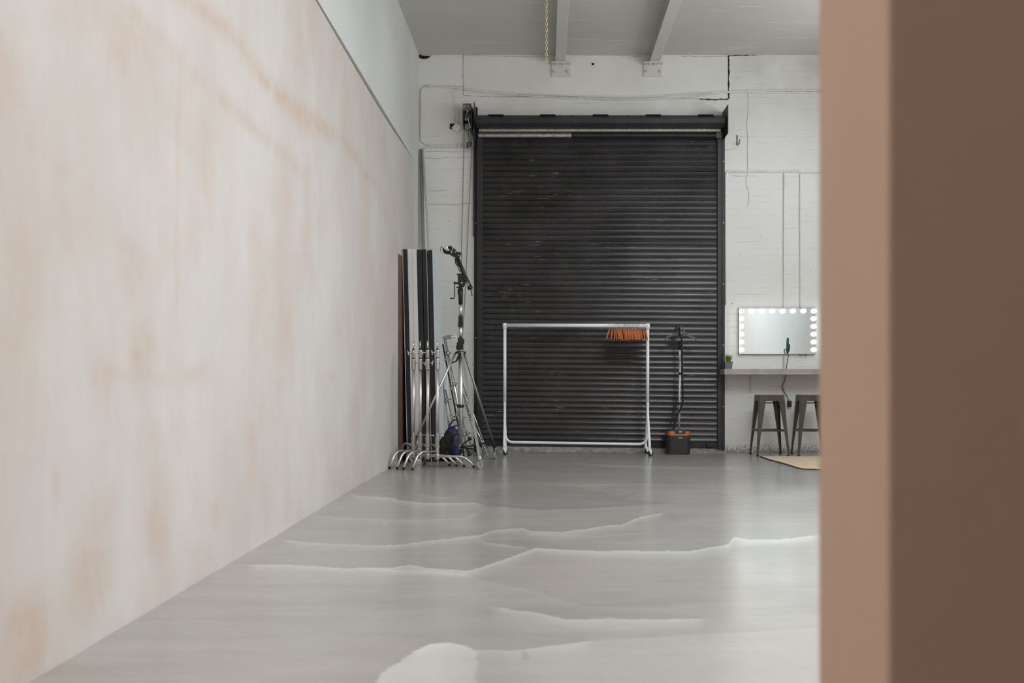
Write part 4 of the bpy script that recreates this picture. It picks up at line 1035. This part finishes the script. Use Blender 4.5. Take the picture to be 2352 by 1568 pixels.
# ------------------------------------------------------------------ folded stands
def make_cstand():
    t = thing('light_stand', 'x', 'stand', (0, 0, 0), 'chrome turtle base stands by the left wall')
    # column: bottom z .10, telescoping riser tubes
    MB().lathe((0, 0, .085), (0, 0, 1), [(.022, 0), (.027, .01), (.027, .05), (.022, .06), (.022, .13), (.030, .135), (.030, .15), (.022, .155), (.026, .22), (.026, .235), (.0205, .24), (.0205, .29)], 16).build('base_hub', M['satin'], t)
    MB().cyl((0, 0, .30), (0, 0, 1.08), .0175).build('column', M['steel'], t)
    for z0, z1, r in ((1.06, 1.18, .0245), (1.19, 1.275, .0215)):
        c = MB().lathe((0, 0, z0), (0, 0, 1), [(r * .9, 0), (r, .006), (r, z1 - z0 - .008), (r * .92, z1 - z0)], 16).build('collar', M['satin'], t)
        s = 1 if z0 < 1.1 else -1
        zz = (z0 + z1) / 2 + .01
        MB().cyl((s * .015, 0, zz), (s * .055, -.01, zz + .008), .006, n=8).bar((s * .05, -.01, zz - .02), (s * .062, -.012, zz + .03), .008, .012).build('tee_handle', M['chrome'], c)
    MB().cyl((0, 0, 1.18), (0, 0, 1.19), .018).cyl((0, 0, 1.275), (0, 0, 1.285), .016).build('ring', M['black'], t)
    MB().cyl((0, 0, 1.285), (0, 0, 1.375), .0085, .007, 12).build('spigot', M['chrome'], t)
    for a, zl, mm in ((-122, .178, 'chrome'), (3, .118, 'steel'), (120, .235, 'satin')):
        d = Vector((math.cos(R(a)), math.sin(R(a)), 0)); Rr = .400
        pts = bend([d * .02 + Vector((0, 0, zl)), d * (Rr * .74) + Vector((0, 0, zl + .004)), d * Rr + Vector((0, 0, .012))], .085, 9)
        l_ = MB().tube(pts, .0118, 12).build('leg', M[mm], t)
        e = (pts[-1] - pts[-2]).normalized()
        MB().cyl(pts[-1] - e * .012, Vector((pts[-1].x, pts[-1].y, 0)) + e * .003 * 0, .0148, n=12).build('rubber_foot', M['rubber'], l_)
    MB().cyl((.02, 0, .345), (.06, -.01, .345), .006, n=8).ball((.064, -.011, .345), .011, 8).build('tee_handle', M['chrome'], t)
    return t
cs = make_cstand()
names = ['chrome stand with turtle base nearest the pink wall, leftmost of the four', 'second from left of the four chrome turtle base stands', 'third from left of the four chrome turtle base stands', 'rightmost of the four chrome turtle base stands, in front of the blue bag']
for i, (x, y) in enumerate([(-1.450, 11.27), (-1.368, 11.21), (-1.280, 11.15), (-1.168, 11.09)]):
    o = cs if i == 0 else dup(cs)
    o.location = (x, y, 0); o.rotation_euler = (0, 0, R((0, 1, -1, -3)[i])); o['label'] = names[i]

# big wind-up stand with boom
YW_ = 11.73
W = lambda px, py, Y=YW_: P(px, py, Y)
xc = W(1058, 900).x
wu = thing('wind_up_stand', 'tall wind-up stand on castors with black boom arm and crank', 'stand', (xc, YW_, 0))
def zW(py): return W(0, py).z
def tubeZ(py0, py1, r, r1=None, n=18, x=xc): return MB().cyl((x, YW_, zW(py0)), (x, YW_, zW(py1)), r, r1, n)
tubeZ(1022, 812, .0255).build('column', M['steel'], wu)
tubeZ(775, 748, .0215).build('riser', M['steel'], wu)
tubeZ(727, 698, .0180).build('riser', M['steel'], wu)
m_ = tubeZ(806, 803, .034); m_.cyl((xc, YW_, zW(806)), (xc, YW_, zW(802.5)), .026); m_.build('ring', M['steel'], wu)
m_ = MB().box(xc - .030, xc + .030, YW_ - .035, YW_ + .035, zW(803), zW(775.5)).box(xc - .050, xc - .02, YW_ - .03, YW_ + .02, zW(803), zW(793)).box(xc - .042, xc - .02, YW_ - .03, YW_ + .02, zW(795), zW(786)).box(xc + .02, xc + .042, YW_ - .012, YW_ + .012, zW(790), zW(779))
m_.build('lower_gear_box', M['black'], wu, bevel=.006)
MB().box(xc - .028, xc + .028, YW_ - .03, YW_ + .03, zW(750), zW(740)).box(xc - .024, xc + .024, YW_ - .028, YW_ + .028, zW(740), zW(725.5)).build('collar', M['black'], wu, bevel=.005)
m_ = MB(); x0_, x1_ = W(1054.2, 0).x, W(1064.8, 0).x
m_.tube([(xc, YW_, zW(698)), (xc - .001, YW_, zW(675)), (xc - .002, YW_, zW(663))], [.023, .027, .030], 16).box(xc - .033, xc - .01, YW_ - .018, YW_ + .018, zW(676), zW(664))
m_.build('collar', M['black'], wu)
# mid collar and leg hub
MB().lathe((xc, YW_, zW(936)), (0, 0, 1), [(.026, 0), (.040, .004), (.044, .03), (.030, .034)], 18).bar((xc - .02, YW_ - .02, zW(930)), (xc - .068, YW_ - .02, zW(928)), .02, .012).build('collar', M['black'], wu)
hub = MB().lathe((xc, YW_, zW(812)), (0, 0, 1), [(.03, 0), (.066, .002), (.066, .026), (.028, .03)], 6).build('leg_hub', M['black'], wu)
for a in (-150, -100, -60, -20):
    q = Vector((xc + .067 * math.cos(R(a)), YW_ + .067 * math.sin(R(a)), zW(809))); MB().ball(q, .006, 8).build('bolt', M['chrome'], hub)
low = MB().lathe((xc, YW_, zW(1031)), (0, 0, 1), [(.018, 0), (.032, .01), (.034, .04), (.028, .05)], 18).build('lower_hub', M['satin'], wu)
feet = [floor_pt(1100.5, 1077.5), floor_pt(1136.7, 1054.3), Vector((-1.545, 11.76, 0))]
zl = .165
for k, ft in enumerate(feet):
    d = Vector((ft.x - xc, ft.y - YW_, 0)).normalized()
    top_ = Vector((xc, YW_, zW(809))) + d * .060; bot = Vector((ft.x, ft.y, .135))
    if k == 0: l_ = MB().bar(top_ + Vector((0, 0, 0)), bot, .030, .018).build('leg', M['chrome'], wu)
    else: l_ = MB().tube([top_, bot], .0135, 12).build('leg', M['steel'] if k == 2 else M['dullsteel'], wu)
    jt = top_.lerp(bot, .80)
    MB().bar(Vector((xc, YW_, zl + .01)) + d * .03, top_.lerp(bot, .935), .026, .016).build('brace', M['black'], l_)
    MB().tube([top_.lerp(bot, .84), bot + Vector((0, 0, -.01))], .018 if k else .010, 12).build('foot_sleeve', M['greymetal'] if k else M['chrome'], l_)
    # castor
    c = Vector((ft.x, ft.y, .048)) + Vector((.006, 0, 0))
    ax = Vector((.80, -.6, 0)).normalized() if k == 0 else Vector((.96, -.28, 0)).normalized()
    w_ = MB().lathe(c - ax * .014, ax, [(.036, 0), (.048, .003), (.048, .025), (.036, .028)], 22).build('caster', M['wheelgrey'], l_)
    MB().lathe(c - ax * .016, ax, [(.016, 0), (.016, .032)], 14).build('wheel_hub', M['chrome'], l_)
    fk = MB(); fw = Vector((-ax.y, ax.x, 0))
    for s in (-1, 1):
        o_ = c + ax * (s * .020)
        fk.prism([(-.030, .060), (.026, .060), (.012, -.010), (-.008, -.012)], o_ - ax * .002, fw, (0, 0, 1), ax, .004)
    fk.obox(c + Vector((0, 0, .060)), (.05, .05, .006)).cyl(c + Vector((0, 0, .06)), c + Vector((0, 0, .092)), .020).build('caster_fork', M['chrome'] if k == 0 else M['dullsteel'], l_)
# boom head
gb = MB().prism([(W(a, b_).x, W(a, b_).z) for a, b_ in [(1052, 629), (1061, 628), (1066, 628), (1068.5, 634), (1068.3, 651), (1066.5, 656.5), (1063, 659), (1056, 659), (1053, 655), (1052, 650)]], (0, YW_ - .035, 0), (1, 0, 0), (0, 0, 1), (0, 1, 0), .07).build('gear_box', M['black'], wu, bevel=.006)
for a, b_ in ((1060.7, 649.3),): q = W(a, b_, YW_ - .036); MB().ball(q, .009, 10, (1, .5, 1)).build('bolt', M['print'], gb)
MB().cyl(W(1049.5, 630.5), W(1052.5, 630), .010).cyl((xc, YW_, zW(664)), (xc, YW_, zW(657)), .020).cyl(W(1048, 659.5), W(1058, 660), .008).build('locking_knob', M['black'], wu)
cr = MB().cyl(W(1052.5, 650.2), W(1044.5, 650.2), .010).tube(bend([W(1044.2, 648, YW_ - .01), W(1044.2, 684.5, YW_ - .01), W(1040, 685, YW_ - .01)], .02), .0055, 8).ball(W(1044.2, 649.8), .014, 10).build('crank', M['black'], wu)
MB().cyl(W(1040.5, 685, YW_ - .01), W(1034.5, 685.2, YW_ - .01), .0095).build('crank_handle', M['black'], cr)
bo = MB().tube([W(1045, 580, YW_ - .02), W(1081, 662, YW_ - .02)], .0215, 16).build('boom_tube', M['black'], wu)
MB().tube([W(1072.2, 645, YW_ - .035), W(1078, 659, YW_ - .035)], .0135, 12).tube([W(1044.5, 594, YW_ - .03), W(1057.5, 624, YW_ - .03)], .010, 10).build('inner_tube', M['dullsteel'], bo)
MB().tube([W(1077.8, 657, YW_ - .02), W(1081, 664, YW_ - .02)], .029, 16).tube(bend([W(1081.5, 664, YW_ - .02), W(1082.5, 670, YW_ - .02), W(1083.8, 677, YW_ - .02)], .01), .005, 8).ball(W(1083.8, 677.5, YW_ - .02), .009, 8).build('end_cap', M['black'], bo)
MB().tube([W(1066, 634, YW_ - .01), W(1071.5, 646, YW_ - .01)], .030, 16).box(W(1067, 0).x, W(1074, 0).x, YW_ - .05, YW_ + .02, zW(646), zW(637)).build('boom_clamp', M['black'], wu, bevel=.004)
MB().tube(bend([W(1048, 590, YW_ - .04), W(1046.5, 605, YW_ - .04), W(1054, 611, YW_ - .04)], .02), .009, 10).build('strap_handle', M['black'], bo)
# clamp cluster at the boom tip
h1 = MB().prism([(W(a, b_).x, W(a, b_).z) for a, b_ in [(1031.5, 568), (1036, 564), (1040, 569), (1046, 573), (1050, 579), (1055, 580), (1059, 581), (1057.5, 588), (1053, 592), (1047, 592.5), (1042, 590), (1035.5, 587), (1031.5, 583), (1033, 576)]], (0, YW_ - .045, 0), (1, 0, 0), (0, 0, 1), (0, 1, 0), .06).build('tilt_head', M['black'], wu, bevel=.007)
for a, b_ in ((1039.2, 571.8), (1045.2, 578.3), (1053.8, 586.5)): MB().ball(W(a, b_, YW_ - .048), .0075, 8, (1, .5, 1)).build('bolt', M['chrome'], h1)
MB().obox(W(1037.5, 578, YW_ - .046), (.014, .008, .034), Matrix.Rotation(R(12), 3, 'Y')).build('badge', M['satin'], h1)
MB().tube([W(1032, 580), W(1027, 580), W(1022.5, 578.5), W(1019, 573.5), W(1018.6, 569.5)], [.020, .021, .020, .014, .010], 12).tube([W(1030, 570), W(1034, 567)], .018, 12).build('jaw_clamp', M['black'], h1)
MB().lathe(W(1024, 569.5, YW_ - .04), (0, 1, 0), [(.012, 0), (.022, .004), (.022, .05), (.012, .055)], 16).build('socket', M['steel'], h1)
MB().tube([W(1013.5, 566), W(1010.8, 578)], .0028, 6).tube(bez([W(1013, 577), W(1016, 582), W(1019, 578)]), .0015, 5).cyl(W(1013, 568), W(1015.5, 566), .006).build('safety_pin', M['black'], h1)
MB().ball(W(1058.3, 582), .012, 10).ball(W(1056, 581), .014, 10).build('locking_knob', M['black'], h1)
# foot pedal arm below the column
MB().tube(bez([W(1060, 1023, YW_ - .05), W(1070, 1027, YW_ - .08), W(1075, 1035, YW_ - .10), W(1078, 1040, YW_ - .10)], 5), .015, 10).ball(W(1078.5, 1042.5, YW_ - .10), .026, 12).tube([W(1059, 1023, YW_ + .02), W(1079, 1008, YW_ + .12)], .010, 8).ball(W(1079, 1007, YW_ + .12), .024, 12).build('foot_lever', M['rubber'], wu)
MB().bar(W(1056, 812, YW_ - .02), W(1048, 829, YW_ - .02), .03, .02).bar(W(1049, 829, YW_ - .02), W(1038, 833, YW_ - .02), .02, .014).build('crank', M['black'], wu)

# chrome stands and arms leaning in the corner behind
def rod(name, label, a, b_, r, mat='chrome', extra=None, group='folded stands leaning in the corner'):
    t = thing(name, label, 'stand', tuple(b_), group)
    MB().tube([a, b_], r, 12).build('tube', M[mat], t)
    d = (b_ - a)
    for f_, rr_, ln in ((.12, 1.5, .05), (.38, 1.45, .05), (.62, 1.6, .05), (.80, 1.5, .04)):
        p_ = a + d * f_; c = MB().tube([p_, p_ + d.normalized() * ln], r * rr_, 12).build('joint', M['satin'], t)
        MB().cyl(p_ + d.normalized() * ln * .5, p_ + d.normalized() * ln * .5 + Vector((.045, -.01, .006)), .005, n=8).build('knob', M['black'], c)
    if extra: extra(t)
    return t
def head(t):
    Y = 12.75
    MB().obox(P(1012, 774, Y), (.040, .05, .060), Matrix.Rotation(R(-12), 3, 'Y')).cyl(P(1007, 769, Y), P(1007.5, 778, Y), .012).cyl(P(1013, 768, Y), P(1014, 778, Y), .012).cyl(P(1010, 780, Y), P(1020, 777, Y), .010).build('grip_head', M['chrome'], t)
    c = MB().cyl(P(1018, 774, Y), P(1049, 773.5, Y), .007).cyl(P(1031, 774, Y - .03), P(1031, 774, Y + .03), .030).cyl(P(1024.5, 770, Y), P(1024.5, 780, Y), .017).cyl(P(1037, 770, Y), P(1036, 778, Y), .014).build('grip_arm', M['chrome'], t)
    MB().bar(P(1045.5, 765, Y), P(1050, 779, Y), .010, .014).build('tee_handle', M['chrome'], c)
rod('light_stand', 'folded chrome stand with grip head leaning behind the wind-up stand', P(1020.5, 774, 12.75), Vector((-.945, 12.62, 0)), .0155, 'chrome', head)
rod('light_stand', 'dark folded stand leaning left of the chrome one with the grip head', P(1017, 790, 12.85), Vector((-1.01, 12.75, 0)), .010, 'greymetal')
rod('extension_arm', 'thin chrome arm leaning behind the rightmost turtle base stand', P(1011, 838, 12.90), Vector((-1.13, 12.65, 0)), .009, 'satin')
rod('extension_arm', 'thin chrome rod leaning above the blue bag', P(1023.5, 895, 12.80), Vector((-1.04, 12.52, 0)), .009, 'steel')
rod('extension_arm', 'flat topped grey rod leaning beside the wind-up stand column', P(1043, 900, 12.95), Vector((-.88, 12.70, 0)), .009, 'dullsteel')
rod('extension_arm', 'chrome rod leaning right of the wind-up stand column', P(1064, 905, 13.05), Vector((-.80, 12.85, 0)), .010, 'steel')
rod('extension_arm', 'outermost chrome rod leaning towards the shutter', P(1069, 930, 12.9), Vector((-.70, 12.66, 0)), .009, 'chrome')
rod('extension_arm', 'slim chrome rod leaning in front of the shutter guide', P(1062, 880, 13.2), Vector((-.73, 13.08, 0)), .008, 'steel')
rod('light_stand', 'low chrome stand leaning at the foot of the pale board', P(1033, 940, 12.50), Vector((-1.01, 12.36, 0)), .008, 'chrome')
o = MB().tube(bez([P(1095, 1002, 13.0), P(1100, 1010, 12.98), P(1108, 1016, 12.95)], 6), .009, 8).tube(bez([P(1096, 1007, 13.0), P(1101, 1014, 12.98), P(1106, 1018, 12.95)], 6), .009, 8).tube(bez([P(1070, 930, 13.05), P(1088, 985, 13.02), P(1096, 1006, 13.0)], 6), .011, 8).tube([P(1108, 1016, 12.95), Vector((P(1110, 1030, 12.95).x, 12.95, 0.006))], .009).build('tripod_leg', M['dullsteel'], org=(-.8, 12.95, 0))
tag(o, 'bent grey tubular stand legs ending beside the shutter guide', 'stand')
# white and black panels of clutter behind
o = MB().add([(-1.27, 12.75, 0), (-1.18, 12.80, 0), (-1.27, 13.3, 1.24), (-1.33, 13.3, 1.24), (-1.27, 12.77, 0), (-1.18, 12.82, 0), (-1.27, 13.32, 1.24), (-1.33, 13.32, 1.24)],
             [(0, 1, 2, 3), (7, 6, 5, 4), (0, 4, 5, 1), (1, 5, 6, 2), (2, 6, 7, 3), (3, 7, 4, 0)]).build('reflector_strip', M['boardface'], org=(-1.25, 12.8, 0)); tag(o, 'narrow pale blue-grey board strip leaning beside the foam boards', 'board')

# blue and black bag
def bagmesh(c, sx, sy, sz, seed, n=22, sq=.5):
    rr = random.Random(seed); mb = MB(); vs = []; m = n // 2
    ph = [rr.uniform(0, 6.28) for _ in range(8)]
    for i in range(m + 1):
        th = math.pi * i / m
        for k in range(n):
            a = 2 * math.pi * k / n
            w = 1 + .10 * math.sin(3 * a + ph[0] + 4 * th) + .07 * math.sin(5 * a + ph[1]) * math.sin(2 * th) + .05 * math.sin(7 * a + ph[2] + 6 * th)
            sn = math.sin(th) ** .7; cz_ = math.copysign(abs(math.cos(th)) ** .8, math.cos(th))
            z_ = max(-sz, cz_ * sz)
            taper = 1 - .45 * max(0, z_ / sz)
            vs.append((c[0] + sx * sn * math.cos(a) * w * taper, c[1] + sy * sn * math.sin(a) * w * taper, c[2] + z_ * (1 + .04 * math.sin(2 * a + ph[3]))))
    fs = [(i * n + k, (i + 1) * n + k, (i + 1) * n + (k + 1) % n, i * n + (k + 1) % n) for i in range(m) for k in range(n)]
    mb.add([(x, y, max(z, .004)) for x, y, z in vs], fs, True); return mb
YBg = 12.02
bc = P(1037, 1015, YBg)
bg_ = thing('equipment_bag', 'slumped royal blue and black nylon bag with loop handles behind the stands', 'bag', (bc.x, YBg, 0))
bagmesh((bc.x + .005, YBg, .20), .115, .10, .20, 1).build('bag_body', M['bag'], bg_)
bagmesh((bc.x - .075, YBg - .03, .15), .085, .09, .15, 3).build('side_pocket', M['bagblack'], bg_)
MB().prism([(P(a, b_, YBg).x, P(a, b_, YBg).z) for a, b_ in [(1022, 996), (1040, 994), (1046, 1010), (1040, 1022), (1022, 1030), (1012, 1024), (1016, 1006)]], (0, YBg - .115, 0), (1, 0, 0), (0, 0, 1), (0, 1, 0), .03).build('flap', M['bagblack'], bg_, bevel=.01)
MB().tube(bez([P(1021, 1000, YBg - .10), P(1030, 1018, YBg - .125), P(1040, 1034, YBg - .12), P(1043, 1046, YBg - .10)], 5), .012, 8).tube(bez([P(1046, 996, YBg - .08), P(1041, 1008, YBg - .12), P(1033, 1022, YBg - .13), P(1020, 1036, YBg - .11)], 5), .012, 8).build('strap', M['bagblack'], bg_)
for pts in ([(1020, 1004), (1027, 990), (1034, 975), (1040, 966), (1047, 964), (1053, 972), (1056, 990)], [(1030, 1000), (1038, 985), (1045, 978), (1052, 977), (1056, 984), (1060, 1000)], [(1042, 998), (1048, 991), (1053, 989), (1058, 996)]):
    MB().tube(bez([P(a, b_, YBg - .02) for a, b_ in pts], 6), .0085, 8).build('handle', M['bagblack'], bg_)
# dark low case and weights under the boards' foot
o = MB().box(P(1000, 0, 12.05).x, P(1036, 0, 12.05).x, 11.99, 12.30, .0, .085).build('sandbag', M['bagblack'], org=(-1.2, 12.05, 0), bevel=.02); tag(o, 'flat black weight bag on the floor beside the foam boards', 'bag')
